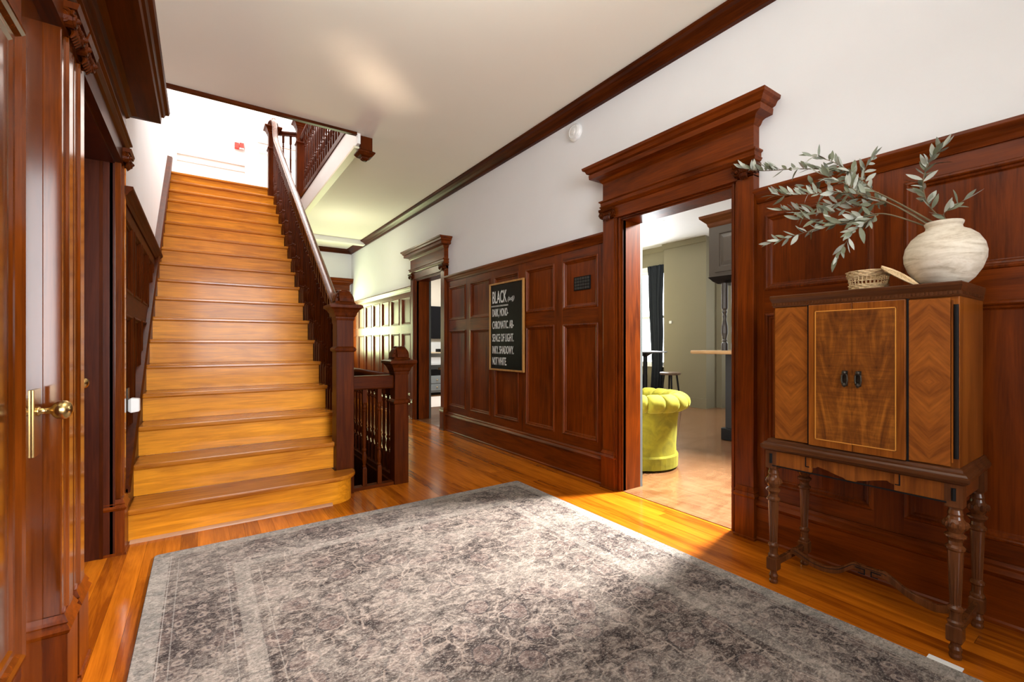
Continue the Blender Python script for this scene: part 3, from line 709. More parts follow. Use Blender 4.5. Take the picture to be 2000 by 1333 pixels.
# top moulding
TOPM = [(1.268, .002, .002), (1.272, .006, .004), (1.276, .007, .005), (1.288, .007, .005), (1.292, .010, .007), (1.298, .014, .009), (1.306, .018, .011), (1.316, .019, .012), (1.320, .015, .009)]
def ring(bm, lv, a, b, x0, x1):
    return loft(bm, [[(x1, a-ov*.6, t_), (x1, b+ov, t_), (x0-d, b+ov, t_), (x0-d, a-ov, t_)] for t_, d, ov in lv])
link('top_moulding', ring(B(), TOPM, cy0, cy1, cx0, cx1), CD, cb)
bm = B(); k = 0
y = cy0-.008
while y < cy1+.004: box(bm, cx0-.0095, cx0-.005, y, y+.007, 1.277, 1.287); y += .0125
for i in range(26): box(bm, cx0+.002+i*.0125, cx0+.009+i*.0125, cy0-.007, cy0-.003, 1.277, 1.287)
link('dentil_band', bm, CD, cb, kind='stuff')
# side veneered panels on the front
for a, b in ((.447, .560), (.902, 1.036)):
    VM = matched('matched_veneer', (a+b)/2, .965, (.12, .028, .0035), (.34, .10, .012))
    for s0_, s1_, q in ((a, (a+b)/2, 0), ((a+b)/2, b, 1)):
        for t0_, t1_ in ((.672, .965), (.965, 1.264)):
            link('veneer', loft(B(), [[MC(s, t0_, 0), MC(s, t0_, .004), MC(s, t1_, .004), MC(s, t1_, 0)] for s in (s0_, s1_)]), VM, cb)
for y in (.4335,):
    bm = B(); tube(bm, [(cx0+.005, y, .70), (cx0+.005, y, 1.24)], .0068, 10); link('corner_slot', bm, BLK, cb)
for y_ in (.4435, 1.040): link('corner_bead', tube(B(), [(cx0+.001, y_, .685), (cx0+.001, y_, 1.255)], .003, 6), CZ, cb)
for y_ in (.895, .560): link('door_frame', box(B(), cx0-.004, cx0+.01, y_, y_+.007, .665, 1.27), BLK, cb)
for a, b, hs in ((.568, .7345, .712), (.7355, .894, .758)):
    d = link('cabinet_door', loft(B(), [[MC(s, .668, 0), MC(s, .668, .014), MC(s, 1.268, .014), MC(s, 1.268, 0)] for s in (a, b)]), CZ, cb, bev=.002)
    inner = (b if b < .735 else a); outer_ = (a if b < .735 else b); sg = 1 if outer_ > inner else -1
    o2 = outer_ - sg*.026; ia, ib = sorted((inner+sg*.0, o2))
    link('burl_panel', loft(B(), [[MC(s, .700, .014), MC(s, .700, .0155), MC(s, 1.238, .0155), MC(s, 1.238, .014)] for s in (ia, ib)]), BURL, d)
    bm = B()
    lo, hi = sorted((o2, o2-sg*.0035)); box(bm, cx0-.0165, cx0-.014, lo, hi, .697, 1.241)
    for z in (.697, 1.2375): box(bm, cx0-.0165, cx0-.014, ia, ib, z, z+.0035)
    link('inlay', bm, INL, d, label='thin orange inlay line')
    # drop pull
    bm = B(); tube(bm, [(cx0-.014, hs, .985), (cx0-.026, hs, .985)], .007, 10); sphere(bm, (cx0-.026, hs, .985), .009, 10, 6)
    tube(bm, [(cx0-.024, hs+q*.009, .983-p_) for q, p_ in ((0, 0), (1, .008), (1.1, .03), (.7, .045), (0, .052), (-.7, .045), (-1.1, .03), (-1, .008), (0, 0))], .003, 6)
    box(bm, cx0-.017, cx0-.013, hs-.009, hs+.009, .932, .994); sphere(bm, (cx0-.026, hs, .936), .0075, 8, 6, (1, 1, 1.3))
    link('drop_pull', bm, BRONZE, d, label='dark bronze drop pull')
BASEM = [(.612, .012, .012), (.620, .026, .022), (.628, .030, .030), (.640, .030, .030), (.643, .024, .024), (.650, .020, .020), (.655, .010, .010), (.664, .006, .008), (.668, -.004, 0)]
link('base_moulding', ring(B(), BASEM, cy0-.002, cy1+.018, cx0, 2.53), CD, cb)
# apron
ax = 2.158
bm = B(); box(bm, ax, 2.175, .885, 1.045, .548, .614); link('drawer_block', bm, CZ, cb, bev=.002)
bm = B(); box(bm, ax, 2.175, .455, .602, .548, .614); link('drawer_block', bm, CZ, cb, bev=.002)
bm = B(); n = 24; lo = []
for k in range(n+1):
    s = .602+(.885-.602)*k/n; u = abs(k/n-.5)*2
    zz = .566 - .014*math.cos(u*PI)*1.0 - (.010 if u < .12 else 0)
    if u > .9: zz = .570
    lo.append((s, zz))
loft(bm, [[(2.166, s, z), (2.180, s, z), (2.180, s, .614), (2.166, s, .614)] for s, z in lo]); link('apron', bm, CZ, cb)
bm = B(); box(bm, 2.19, 2.51, cy0+.004, cy0+.016, .545, .614); box(bm, 2.19, 2.51, 1.034, 1.046, .545, .614); box(bm, 2.50, 2.515, .44, 1.04, .548, .614); link('side_apron', bm, wood('cabinet_side', (.06, .016, .004), (.2, .055, .012), 'x'), cb)
bm = B()
for s, g in ((.905, 1), (.585, -1)):
    box(bm, ax-.0015, ax, s-.002, s+.002, .570, .612); box(bm, ax-.0015, ax, min(s, s-g*.014), max(s, s-g*.014)+.0, .570, .574)
box(bm, ax-.003, ax+.002, .455, 1.045, .544, .549)
link('greek_key', bm, BLK, cb)
# legs
LP = [(.010, .0), (.0165, .002), (.018, .012), (.0155, .020), (.0175, .028), (.0185, .036), (.014, .046), (.013, .056), (.018, .062)]
LP2 = [(.020, .118), (.022, .124), (.022, .130), (.017, .136), (.0165, .150), (.0175, .165), (.022, .172), (.022, .179), (.0155, .186), (.0155, .19), (.0215, .372), (.0215, .378), (.027, .384), (.0275, .392), (.0195, .400), (.019, .412), (.022, .418), (.030, .428), (.030, .434), (.020, .442), (.024, .450), (.0315, .464), (.031, .478), (.023, .490), (.0205, .500), (.022, .508), (.018, .522), (.018, .532)]
def legmesh():
    bm = B(); lathe(bm, LP, 16); sq(bm, [(.018, .060), (.0215, .066), (.0215, .114), (.018, .120)]); lathe(bm, LP2, 24, flute=(.188, .37, .17))
    for k in range(10):
        a = 2*PI*k/10; sphere(bm, (.029*math.cos(a), .029*math.sin(a), .470), .008, 6, 5, (1, 1, 1.6))
    sq(bm, [(.022, .530), (.024, .534), (.024, .614)]); return bm
l0 = link('leg', legmesh(), CH, cb, loc=(2.181, .437, 0))
for p_ in ((2.181, 1.050, 0), (2.490, .437, 0), (2.490, 1.050, 0)): share(l0, 'leg', cb, p_)
for y in (.437, 1.050):
    bm = B(); tube(bm, [(2.1565, y, .556), (2.1565, y, .600)], .0065, 8); link('leg_slot', bm, BLK, cb)
for y in (.437, 1.050): link('side_stretcher', box(B(), 2.19, 2.48, y-.010, y+.010, .076, .104), CH, cb, bev=.003)
pts = [(1.045, .100), (1.034, .130), (.998, .122), (.963, .108), (.925, .101), (.89, .102), (.84, .118), (.793, .157), (.775, .160), (.735, .158), (.695, .160), (.680, .161), (.651, .146), (.611, .122), (.564, .107), (.519, .102), (.475, .116), (.442, .100)]
def smooth_pts(P_, n=3):
    out = []
    for i in range(len(P_)-1):
        p0 = P_[max(i-1, 0)]; p1 = P_[i]; p2 = P_[i+1]; p3 = P_[min(i+2, len(P_)-1)]
        for k in range(n):
            t_ = k/n
            out.append(tuple(.5*((2*b)+(-a+c)*t_+(2*a-5*b+4*c-d)*t_*t_+(-a+3*b-3*c+d)*t_**3) for a, b, c, d in zip(p0, p1, p2, p3)))
    out.append(tuple(P_[-1])); return out
sp = smooth_pts(pts, 3)
bm = B(); loft(bm, [[(2.322, y, z-.030), (2.338, y, z-.030), (2.338, y, z), (2.322, y, z)] for y, z in sp])
link('centre_stretcher', bm, CH, cb, bev=.002)
bm = B()
for a, b, c, d in ((.745, .780, .142, .1455), (.745, .7485, .122, .145), (.745, .770, .122, .1255), (.690, .725, .142, .1455), (.7215, .725, .122, .145), (.700, .725, .122, .1255)): box(bm, 2.3195, 2.322, a, b, c, d)
tube(bm, [(2.3215, y, z-.010) for y, z in sp if .45 < y < .69 or .78 < y < 1.03][:24], .0012, 4)
link('greek_key', bm, BLK, cb)

# ============================================================ VASE, BASKET, BRANCHES
TZ = 1.3205
VC = (2.335, .500)
vp = [(.050, 0), (.060, .003), (.085, .028), (.105, .062), (.1165, .098), (.118, .125), (.112, .155), (.096, .185), (.075, .205), (.058, .214), (.053, .219), (.052, .228), (.056, .236), (.057, .242), (.053, .246), (.047, .245), (.044, .236), (.044, .22), (.06, .20), (.02, .19)]
link('vase', lathe(B(), vp, 48, (VC[0], VC[1], TZ)), JAR, smooth=True, label='round cream stoneware jar holding olive branches on the cabinet', cat='vase')
def weave_basket(cx, cy, z0):
    bk = empty('woven_basket', (cx, cy, z0), label='small open woven seagrass basket on top of the cabinet', cat='basket')
    for name, a, b in (('lower_band', 0, .026), ('rim_band', .056, .082)):
        bm = B(); n = 4
        for k in range(n):
            z = a+(b-a)*(k+.5)/n; r = .060+.012*z/.078
            pts = []
            for i in range(49):
                t_ = 2*PI*i/48; rr = r+.0026*math.sin(12*t_+k*PI); pts.append((rr*math.cos(t_), rr*math.sin(t_), z))
            tube(bm, pts, .0032, 5, False)
        link(name, bm, STRAW, bk)
    bm = B(); n = 30
    for i in range(n):
        a = 2*PI*i/n; tube(bm, [(.061*math.cos(a), .061*math.sin(a), .02), (.068*math.cos(a+.03), .068*math.sin(a+.03), .06)], .0018, 5)
    pts = [((.066+.002*math.sin(15*2*PI*i/96))*math.cos(2*PI*i/96), (.066+.002*math.sin(15*2*PI*i/96))*math.sin(2*PI*i/96), .040) for i in range(97)]; tube(bm, pts, .002, 5, False)
    link('open_weave', bm, STRAW, bk)
    bm = B(); lathe(bm, [(.001, .001), (.060, .001), (.060, .005), (.001, .005)], 24); link('basket_bottom', bm, STRAW, bk)
weave_basket(2.285, .722, TZ)
bm = B(); rr = .004
spts = []
for i in range(150):
    t_ = i/149; a = t_*2*PI*9; r = .003+.066*t_; spts.append((r*math.cos(a), r*math.sin(a), .010*(1-t_)))
tube(bm, spts, .0044, 5)
for i in range(26):
    a = 2*PI*i/26; tube(bm, [(.01*math.cos(a), .01*math.sin(a), .012), (.040*math.cos(a+.1), .040*math.sin(a+.1), .0095), (.069*math.cos(a+.2), .069*math.sin(a+.2), .004)], .0017, 4)
lid = link('basket_lid', bm, STRAW, label='round woven seagrass lid leaning between basket and cream jar', cat='lid')
lid.matrix_world = Matrix.Translation((2.25, .612, TZ+.047)) @ Matrix.Rotation(math.radians(38), 4, 'X')

def leafmesh(L_, w, bend, name):
    bm = B(); rows = []
    prof = [(0, .06), (.15, .55), (.35, .95), (.55, 1), (.78, .66), (.92, .28), (1, .02)]
    for t_, ww in prof:
        z = -bend*t_*t_*L_; rows.append([(-w*ww, t_*L_, z+.10*w*ww), (0, t_*L_, z-.12*w*ww), (w*ww, t_*L_, z+.10*w*ww)])
    for a in range(len(rows)):
        rows[a] = [bm.verts.new(p_) for p_ in rows[a]]
    for a, b in zip(rows, rows[1:]):
        for k in range(2): bm.faces.new((a[k], a[k+1], b[k+1], b[k]))
    me = bpy.data.meshes.new(name); bm.to_mesh(me); bm.free()
    for p_ in me.polygons: p_.use_smooth = True
    return me
leafmeshes = []
for i in range(6):
    me = leafmesh(random.uniform(.048, .068), random.uniform(.0062, .0092), random.uniform(-.2, .5), 'leaf'); me.materials.append(LEAF[i % 3]); leafmeshes.append(me)
def branch(name, paths, label, nleaf, seed):
    random.seed(seed)
    root = None
    bm = B(); allp = []
    for pi, (P_, r0) in enumerate(paths):
        sp_ = smooth_pts(P_, 5); tube(bm, sp_, [r0*(1-.75*i/len(sp_)) for i in range(len(sp_))], 6); allp.append(sp_)
    root = link(name, bm, STEM, smooth=True, label=label, cat='branch', group='olive branches in the cream jar')
    for sp_, nl_, lo in [(a, n_, l_) for a, (n_, l_) in zip(allp, nleaf)]:
        for k in range(nl_):
            t_ = lo + (1-lo)*(k/(nl_-1)); f = t_*(len(sp_)-1); i = min(int(f), len(sp_)-2)
            p_ = Vector(sp_[i]).lerp(Vector(sp_[i+1]), f-i); d = (Vector(sp_[i+1])-Vector(sp_[i])).normalized()
            side = Vector((random.uniform(-1, 1), random.uniform(-1, 1), random.uniform(-.6, 1))).normalized()
            side = (side - d*side.dot(d)).normalized()
            y_ = (d*random.uniform(.35, .9) + side*random.uniform(.5, 1)).normalized() if k < nl_-2 else (d + side*.25).normalized()
            x_ = y_.cross(Vector((random.uniform(-1, 0), random.uniform(-.8, .2), random.uniform(-.2, 1)))).normalized(); z_ = x_.cross(y_)
            o = bpy.data.objects.new('leaf', random.choice(leafmeshes)); COL.objects.link(o); o.parent = root
            M_ = Matrix((x_, y_, z_)).transposed().to_4x4(); s_ = random.uniform(.75, 1.15)
            o.matrix_world = Matrix.Translation(p_) @ M_ @ Matrix.Scale(s_, 4)
    return root
m0 = (2.335, .515, 1.555)
branch('olive_branch', [([m0, (2.33, .611, 1.649), (2.34, .679, 1.711), (2.34, .75, 1.773), (2.33, .84, 1.865), (2.32, 1.003, 1.926), (2.31, 1.163, 1.965), (2.30, 1.256, 2.005)], .0045),
    ([(2.34, .72, 1.745), (2.30, .78, 1.83), (2.28, .85, 1.90), (2.27, .93, 1.95)], .0025), ([(2.33, .84, 1.865), (2.38, .93, 1.86), (2.42, 1.03, 1.87)], .002), ([(2.34, .74, 1.76), (2.36, .76, 1.84), (2.37, .74, 1.90)], .002)],
    'highest olive branch arching left past the doorway trim', [(62, .36), (26, .1), (16, .2), (14, .2)], 3)
branch('olive_branch', [([(2.335, .535, 1.55), (2.30, .651, 1.623), (2.28, .713, 1.635), (2.25, .796, 1.618), (2.22, .926, 1.600), (2.20, 1.07, 1.575)], .0035), ([(2.29, .69, 1.632), (2.25, .72, 1.60), (2.22, .755, 1.56), (2.20, .80, 1.475)], .0025), ([(2.25, .80, 1.615), (2.24, .86, 1.64), (2.20, .95, 1.66)], .002)],
    'lowest olive branch drooping left above the woven basket', [(46, .36), (27, .05), (15, .2)], 5)
branch('olive_branch', [([(2.340, .525, 1.55), (2.36, .64, 1.66), (2.40, .72, 1.715), (2.42, .83, 1.755), (2.42, .96, 1.745), (2.40, 1.12, 1.772)], .0035), ([(2.39, .70, 1.70), (2.36, .78, 1.70), (2.32, .88, 1.69), (2.28, .98, 1.71)], .002)],
    'middle olive branch spreading left against the panelling', [(50, .33), (24, .15)], 8)
branch('olive_branch', [([(2.330, .530, 1.55), (2.27, .66, 1.675), (2.23, .78, 1.735), (2.19, .90, 1.755), (2.15, 1.03, 1.775)], .003), ([(2.25, .72, 1.70), (2.22, .79, 1.78), (2.20, .86, 1.83)], .002)],
    'nearest olive branch reaching forward and left over the basket', [(44, .36), (20, .2)], 21)
branch('olive_branch', [([(2.345, .49, 1.555), (2.335, .545, 1.644), (2.33, .559, 1.73), (2.33, .545, 1.80), (2.34, .508, 1.85)], .003)],
    'upright olive branch rising straight above the cream jar', [(36, .2)], 11)
branch('olive_branch', [([(2.35, .485, 1.555), (2.33, .50, 1.594), (2.32, .472, 1.612), (2.31, .44, 1.63)], .002)],
    'short olive sprig leaning right over the jar rim', [(9, .2)], 13)

# ============================================================ SIGN, VENT, DETECTOR, PLUG
sg = empty('chalkboard_sign', (0, 0, 0), label='framed black letter sign reading BLACK hung on the panelling', cat='sign')
sy0, sy1, sz0, sz1, sx = 3.562, 4.190, .826, 1.745, 2.575
OAK = wood('light_oak_frame', (.30, .13, .03), (.52, .27, .08), 'z', .4, .1)
link('board', box(B(), sx, sx+.008, sy0+.01, sy1-.01, sz0+.01, sz1-.01), plain('black_board', (.008, .008, .008), .22, 0, .5), sg)
bm = B()
for a, b, c, d in ((sy0, sy0+.018, sz0, sz1), (sy1-.018, sy1, sz0, sz1), (sy0+.018, sy1-.018, sz0, sz0+.018), (sy0+.018, sy1-.018, sz1-.018, sz1)): box(bm, sx-.010, sx+.012, a, b, c, d)
link('frame', bm, OAK, sg, bev=.002)
CHALK = plain('white_letter_print', (.62, .62, .59), .8)
def text(s, y_left, z, h_, width, parent, mat, name='lettering', shear=0, off=0.0):
    cu = bpy.data.curves.new(name, 'FONT'); cu.body = s; cu.size = 1; cu.extrude = .002; cu.shear = shear; cu.offset = off
    o = bpy.data.objects.new(name, cu); COL.objects.link(o)
    bpy.context.view_layer.update()
    dg = bpy.context.evaluated_depsgraph_get(); me = bpy.data.meshes.new_from_object(o.evaluated_get(dg)); bpy.data.objects.remove(o)
    xs = [v.co.x for v in me.vertices]; ys_ = [v.co.y for v in me.vertices]
    x0, x1, y0_, y1_ = min(xs), max(xs), min(ys_), max(ys_)
    base = 0 if y0_ > -.3 else y0_
    for v in me.vertices:
        u = (v.co.x-x0)/(x1-x0)*width; w = v.co.y/.72*h_
        v.co = (sx-.0008-v.co.z*.3, y_left-u, z+w)
    me.materials.append(mat); m2 = bpy.data.objects.new(name, me); COL.objects.link(m2); m2.parent = parent; return m2
yl = sy1-.055
text('BLACK', yl, 1.535, .130, .275, sg, CHALK, off=.012)
text('(adj)', yl-.295, 1.545, .045, .115, sg, CHALK, shear=.3)
link('underline', (lambda bm: (box(bm, sx-.0015, sx, yl-.30, yl+.02, 1.497, 1.502), box(bm, sx-.0015, sx, yl-.30, yl+.02, 1.507, 1.510), bm)[-1])(B()), CHALK, sg)
for s, z, wd in (('DARK, MONO-', 1.395, .300), ('CHROMATIC. AB-', 1.265, .400), ('SENCE OF LIGHT.', 1.130, .400), ('INKY. SHADOWY.', 1.003, .400), ('NOT WHITE.', .885, .270)):
    text(s, yl, z, .082, wd, sg, CHALK, off=.010)
link('glass_edge', box(B(), sx-.001, sx, sy0+.018, sy1-.018, sz0+.018, sz0+.021), BLK, sg)
vg = empty('vent_grille', (0, 0, 0), label='small black wall grille plate on the upper panel left of the big doorway', cat='grille')
link('plate', box(B(), 2.604, 2.612, 2.684, 2.880, 1.552, 1.666), BLK, vg, bev=.001)
bm = B()
for i in range(6):
    for j in range(4): box(bm, 2.600, 2.605, 2.694+i*.030, 2.716+i*.030, 1.560+j*.026, 1.579+j*.026)
link('grille_bars', bm, plain('dull_black', (.02, .018, .016), .5), vg, bev=.001)
bm = B(); loft(bm, [[(2.62-d, 2.871+r*math.cos(2*PI*i/28), 2.893+r*math.sin(2*PI*i/28)) for i in range(28)] for r, d in ((.001, .0), (.074, 0), (.074, .014), (.066, .026), (.052, .034), (.050, .031), (.026, .034), (.024, .040), (.001, .041))])
link('smoke_detector', bm, PLAST, smooth=False, label='round white smoke detector high on the white wall', cat='detector')
pd = empty('plug_in_device', (-.355, 3.44, .745), label='white plastic plug-in unit on the dark stair panelling', cat='plug-in device')
bm = B(); loft(bm, [[(x_, sy_*w_, sz_*h_) for sy_, sz_ in ((-1,-1),(1,-1),(1,1),(-1,1))] for x_, w_, h_ in ((.006, .024, .034), (.020, .030, .042), (.055, .026, .037), (.058, .022, .033))]); link('unit_body', bm, PLAST, pd, bev=.003)
link('socket_plate', box(B(), 0, .007, -.035, .035, -.03, .10), BRONZE, pd)
# upper wall: fire alarm, conduit, chair rail, door trim
fa = empty('fire_alarm', (.517, 8.745, 4.37), label='red fire alarm box on the bright white upstairs wall', cat='fire alarm')
link('alarm_box', box(B(), -.065, -.003, -.05, 0, -.05, .045), RED, fa, bev=.003); link('alarm_cover', box(B(), .003, .066, -.06, 0, -.03, .05), RED, fa, bev=.004); link('pull_bar', box(B(), .003, .066, -.055, 0, -.048, -.032), PLAST, fa)
bm = B(); tube(bm, [(.575, 8.74, 4.42), (.575, 8.74, 5.6)], .007, 6); link('conduit', bm, PLAST, label='thin white conduit running up from the red fire alarm', cat='conduit')
WX3 = plain('beige_trim_paint', (.72, .68, .62), .5)  # darker, warmer off-white for the upstairs rail and corner trim
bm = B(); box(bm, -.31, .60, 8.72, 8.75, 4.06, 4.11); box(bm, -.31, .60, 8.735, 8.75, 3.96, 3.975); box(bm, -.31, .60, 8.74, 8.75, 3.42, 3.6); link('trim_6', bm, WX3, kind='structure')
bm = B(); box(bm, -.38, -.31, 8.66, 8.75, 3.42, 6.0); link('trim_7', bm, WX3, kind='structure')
d6 = empty('door_6', (0, 0, 0), kind='structure')
link('casing', (lambda bm: (box(bm, .60, .70, 8.70, 8.75, 3.42, 5.6), box(bm, 1.55, 1.65, 8.70, 8.75, 3.42, 5.6), box(bm, .6, 1.65, 8.70, 8.75, 5.6, 5.72), bm)[-1])(B()), WHT, d6)
link('door_leaf', (lambda bm: (panel(bm, .78, 1.47, 3.55, 4.35, lambda s, t_, d: (s, 8.72-d, t_)), panel(bm, .78, 1.47, 4.5, 5.45, lambda s, t_, d: (s, 8.72-d, t_)), box(bm, .70, 1.55, 8.735, 8.75, 3.42, 5.6), bm)[-1])(B()), WHT, d6)

# ============================================================ SIDE ROOM
# tub chair
ch = empty('tub_armchair', (3.34, 2.80, 0), math.radians(0), label='chartreuse green velvet tub armchair with channel-tufted rolled back', cat='armchair')
def arc(k, n, a0=85, a1=395): return math.radians(a0+(a1-a0)*k/n)
bm = B(); n = 40; loops = []
prof = [(.325, .03), (.330, .10), (.322, .14), (.320, .20), (.330, .40), (.350, .56), (.372, .62), (.33, .64), (.29, .60), (.27, .50), (.265, .20), (.265, .05)]
for k in range(n+1):
    a = arc(k, n); loops.append([(r*math.cos(a), r*math.sin(a), z) for r, z in prof])
loft(bm, loops); link('back_shell', bm, VEL, ch, smooth=True)
bm = B(); lathe(bm, [(.01, .02), (.335, .02), (.338, .12), (.328, .135), (.01, .135)], 40); link('skirt', bm, VEL, ch, smooth=False)
bm = B(); lathe(bm, [(.01, .13), (.27, .13), (.285, .20), (.28, .36), (.25, .41), (.01, .42)], 32); link('seat_cushion', bm, VEL, ch, smooth=True)
n = 15
for k in range(n):
    loops = []
    for q in range(11):
        u = q/10; a = arc(k+u, n); f_ = 1-.20*abs(2*u-1)**5
        loops.append([((.350+.092*f_*math.cos(t_))*math.cos(a), (.350+.092*f_*math.cos(t_))*math.sin(a), .592+.080*f_*math.sin(t_)) for t_ in [2*PI*w_/16 for w_ in range(16)]])
    link('channel_roll', loft(B(), loops), VEL, ch, smooth=True)
# pub table
tb = empty('pub_table', (6.05, 4.95, 0), label='tall round black pedestal table before the bright window', cat='table')
link('table_top', lathe(B(), [(.01, .965), (.34, .965), (.35, .972), (.35, .985), (.01, .985)], 36), plain('grey_top', (.18, .18, .19), .3), tb)
link('pedestal', lathe(B(), [(.035, .02), (.035, .9), (.12, .955), (.12, .965)], 16), BLKM, tb); link('base', lathe(B(), [(.24, 0), (.24, .012), (.06, .03), (.01, .03)], 28), BLKM, tb)
# stool
so = empty('wooden_stool', (6.37, 4.70, 0), label='small round wooden stool with splayed legs beside the tall table', cat='stool')
link('seat', lathe(B(), [(.01, .60), (.155, .60), (.165, .61), (.165, .635), (.15, .642), (.01, .636)], 28), wood('stool_wood', (.08, .05, .03), (.24, .16, .10), 'y', .35, .2), so)
for k in range(4):
    a = PI/4+k*PI/2; bm = B(); tube(bm, [(.10*math.cos(a), .10*math.sin(a), .60), (.17*math.cos(a), .17*math.sin(a), 0)], [.016, .011], 8); link('leg', bm, BLKM, so)
# bar with counter, panelled end, posts
br = empty('bar_counter', (0, 0, 0), label='dark bar counter with wooden top and turned posts inside the side room', cat='bar')
link('counter_body', box(B(), 4.98, 5.45, 1.2, 2.93, 0, .99), plain('charcoal_paint', (.022, .022, .022), .4), br); link('plinth', box(B(), 4.95, 5.48, 1.2, 2.97, 0, .14), BLKM, br, bev=.01)
link('counter_top', box(B(), 4.70, 5.6, 1.2, 3.20, .99, 1.03), wood('counter_oak', (.35, .2, .08), (.62, .40, .20), 'y', .3, .3), br, bev=.012)
pp = [(.035, 0), (.035, .08), (.02, .10), (.030, .115), (.02, .13), (.036, .20), (.034, .28), (.018, .36), (.024, .40), (.018, .42), (.03, .45), (.02, .47), (.035, .49), (.035, .80)]
pp[-1] = (.035, .785)
po = link('turned_post', lathe(B(), pp, 16), plain('post_paint', (.04, .032, .028), .35), br, loc=(5.05, 2.98, 1.03)); share(po, 'turned_post', br, (5.05, 2.86, 1.03))
hc = empty('hanging_cupboard', (0, 0, 0), label='taupe overhead cupboard with heavy crown hanging above the bar', cat='cupboard')
link('cupboard_body', box(B(), 5.02, 5.5, 1.2, 3.16, 1.90, 2.50), TAUPE, hc)
for a, b in ((2.60, 3.08), (2.05, 2.52), (1.5, 1.97)):
    link('cupboard_door', panel(B(), a, b, 1.95, 2.46, lambda s, t_, d: (5.02-d, s, t_), [(0, 0), (0, .02), (.06, .02), (.066, .010), (.075, .008), (.11, .02), (.115, .022)]), TAUPE, hc)
link('crown', loft(B(), [[(5.5, 1.2, z), (5.5, 3.16+o_, z), (5.02-o_, 3.16+o_, z), (5.02-o_, 1.2, z)] for z, o_ in ((2.49, .0), (2.51, .012), (2.54, .02), (2.60, .08), (2.63, .085))]), CD, hc)
link('base_trim', loft(B(), [[(5.45, 1.2, z), (5.45, 3.10+o_, z), (5.08-o_, 3.10+o_, z), (5.08-o_, 1.2, z)] for z, o_ in ((1.82, -.01), (1.85, .03), (1.90, .07))]), BLKM, hc)
# curtain
bm = B(); top = []
def cur(z, w0, w1, amp):
    return [(7.14+amp*math.sin(i*1.45)+.012*math.sin(i*.6), w0+(w1-w0)*i/36, z) for i in range(37)]
L_ = [cur(z, a, b, amp) for z, a, b, amp in ((2.60, 5.40, 5.80, .022), (2.50, 5.41, 5.79, .022), (2.44, 5.42, 5.78, .016), (1.9, 5.45, 5.76, .026), (1.3, 5.44, 5.72, .030), (.7, 5.46, 5.68, .030), (.12, 5.48, 5.72, .032))]
rows = [[bm.verts.new(p_) for p_ in r_] for r_ in L_]
for a, b in zip(rows, rows[1:]):
    for i in range(36): bm.faces.new((a[i], a[i+1], b[i+1], b[i]))
o = link('curtain', bm, CURT, smooth=True, label='charcoal curtain hanging at the right side of the side room window', cat='curtain'); sm = o.modifiers.new('s', 'SOLIDIFY'); sm.thickness = .006
# radiator
ra = empty('radiator', (0, 0, 0), label='dark low column radiator under the side room window', cat='radiator')
for k in range(9): link('fin', box(B(), 7.05, 7.17, 5.86+k*.055, 5.90+k*.055, .05, .52), plain('radiator_paint', (.05, .052, .05), .5) if k == 0 else bpy.data.materials['radiator_paint'], ra, bev=.012)
link('pipe', box(B(), 7.09, 7.13, 5.80, 6.4, .09, .12), BLKM, ra)
bm = B(); box(bm, 7.078, 7.1, 5.20, 5.25, 1.48, 1.53); link('thermostat', bm, PLAST, bev=.004, label='tiny pale thermostat knob on the sage wall beside the window', cat='thermostat')
# framed picture behind the bar
pf = empty('orange_framed_picture', (0, 0, 0), label='orange framed picture hanging beyond the bar posts', cat='picture')
bm = B()
for a, b, c, d in ((3.90, 3.95, 1.25, 1.86), (4.25, 4.30, 1.25, 1.86), (3.95, 4.25, 1.25, 1.30), (3.95, 4.25, 1.81, 1.86)): box(bm, 7.95, 7.995, a, b, c, d)
link('frame', bm, plain('orange_frame', (.75, .16, .02), .4), pf); link('picture', box(B(), 7.97, 7.99, 3.95, 4.25, 1.30, 1.81), plain('dark_print', (.05, .05, .05), .4, 0, .5, .9, 20), pf)
w3 = empty('window_3', (0, 0, 0), kind='structure')
link('window_frame', (lambda bm: (box(bm, 7.95, 8.0, 3.64, 3.70, .7, 2.4), box(bm, 7.95, 8.0, 2.7, 2.76, .7, 2.4), box(bm, 7.95, 8.0, 2.7, 3.7, .64, .7), box(bm, 7.95, 8.0, 2.7, 3.7, 2.4, 2.46), bm)[-1])(B()), WHT, w3); link('pane', box(B(), 7.97, 7.98, 2.76, 3.64, .7, 2.4), SKYPANE, w3)
dl = empty('recessed_downlight', (5.69, 4.39, 2.95), label='round recessed ceiling light in the side room', cat='ceiling light')
link('trim_ring', lathe(B(), [(.060, -.004), (.085, -.004), (.085, .0), (.060, .0)], 28), WHT, dl); link('lens', lathe(B(), [(.001, -.002), (.06, -.002), (.06, .0), (.001, .0)], 24), LAMP, dl)
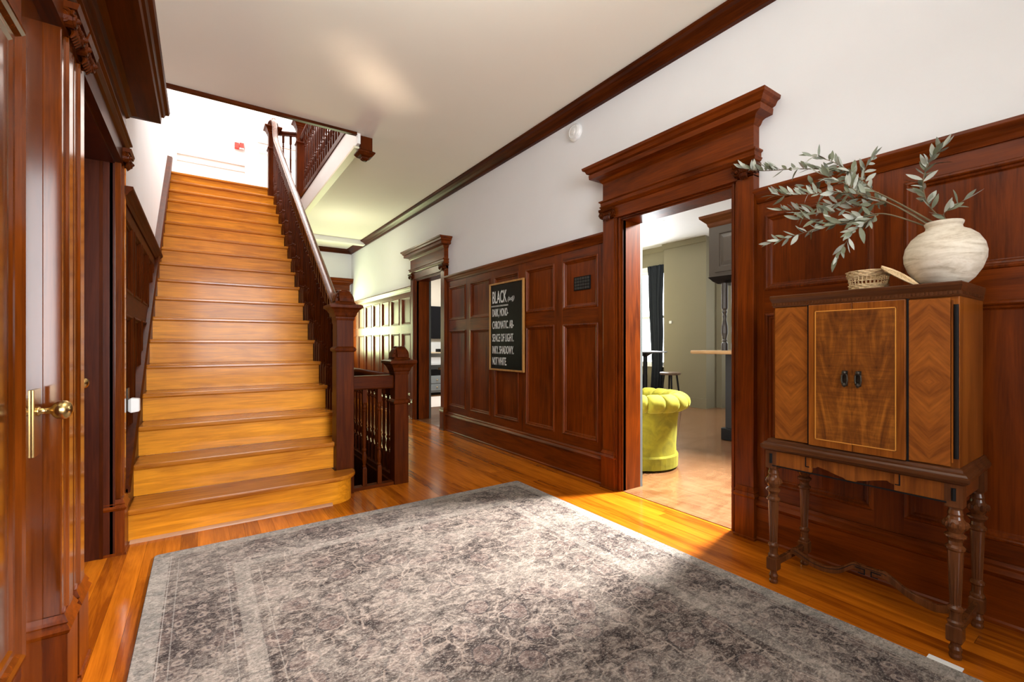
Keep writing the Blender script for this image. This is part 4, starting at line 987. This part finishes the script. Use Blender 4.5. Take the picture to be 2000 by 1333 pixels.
# ============================================================ FAR ROOM
tv = empty('wall_television', (0, 0, 0), label='black flat television on the wall of the room beyond the narrow doorway', cat='television')
link('screen', box(B(), 3.55, 4.80, 9.38, 9.41, 1.225, 1.955), plain('tv_black', (.01, .01, .012), .15), tv, bev=.004); link('bracket', box(B(), 4.1, 4.25, 9.41, 9.45, 1.45, 1.7), BLKM, tv)
SHW = plain('shelf_white', (.66, .68, .68), .5); SHG = plain('drawer_grey', (.26, .29, .30), .5)
sh = empty('media_shelf', (0, 0, 0), label='white and grey media shelf unit under the television', cat='shelf')
for z, mt in ((.905, plain('beige_shelf', (.70, .56, .38), .5)), (.655, SHW)): link('shelf', box(B(), 3.5, 4.9, 9.05, 9.42, z, z+.025), mt, sh)
link('base_cabinet', box(B(), 3.5, 4.9, 9.05, 9.42, .06, .42), SHG, sh); link('plinth', box(B(), 3.5, 4.9, 9.10, 9.42, 0, .06), BLKM, sh)
for z in (.10, .26):
    for x_ in (3.52, 4.0, 4.46):
        d = link('drawer', box(B(), x_, x_+.42, 9.035, 9.05, z, z+.14), SHG, sh, bev=.003); bm = B(); sphere(bm, (x_+.21, 9.02, z+.07), .014, 8, 6); link('drawer_knob', bm, BRASS, d)
for x_ in (3.5, 4.875): link('upright', box(B(), x_, x_+.025, 9.05, 9.42, .06, .93), SHW, sh)
link('back_panel', box(B(), 3.5, 4.9, 9.42, 9.44, 0, 1.15), SHW, sh)
link('white_box', box(B(), 4.08, 4.38, 9.12, 9.35, .68, .82), PLAST, bev=.01, label='white rounded box on the middle media shelf', cat='box')
link('black_receiver', box(B(), 3.95, 4.34, 9.10, 9.35, .42, .54), BLK, bev=.004, label='black electronic unit below the white box on the shelf', cat='electronics')
link('orange_box', box(B(), 4.36, 4.50, 9.10, 9.30, .42, .58), plain('orange_box', (.65, .33, .13), .6), bev=.003, label='small orange box beside the black unit on the media shelf', cat='box')
link('small_speaker', box(B(), 4.30, 4.44, 9.15, 9.3, .93, 1.0), BLK, bev=.006, label='small dark box on the top media shelf under the television', cat='speaker')
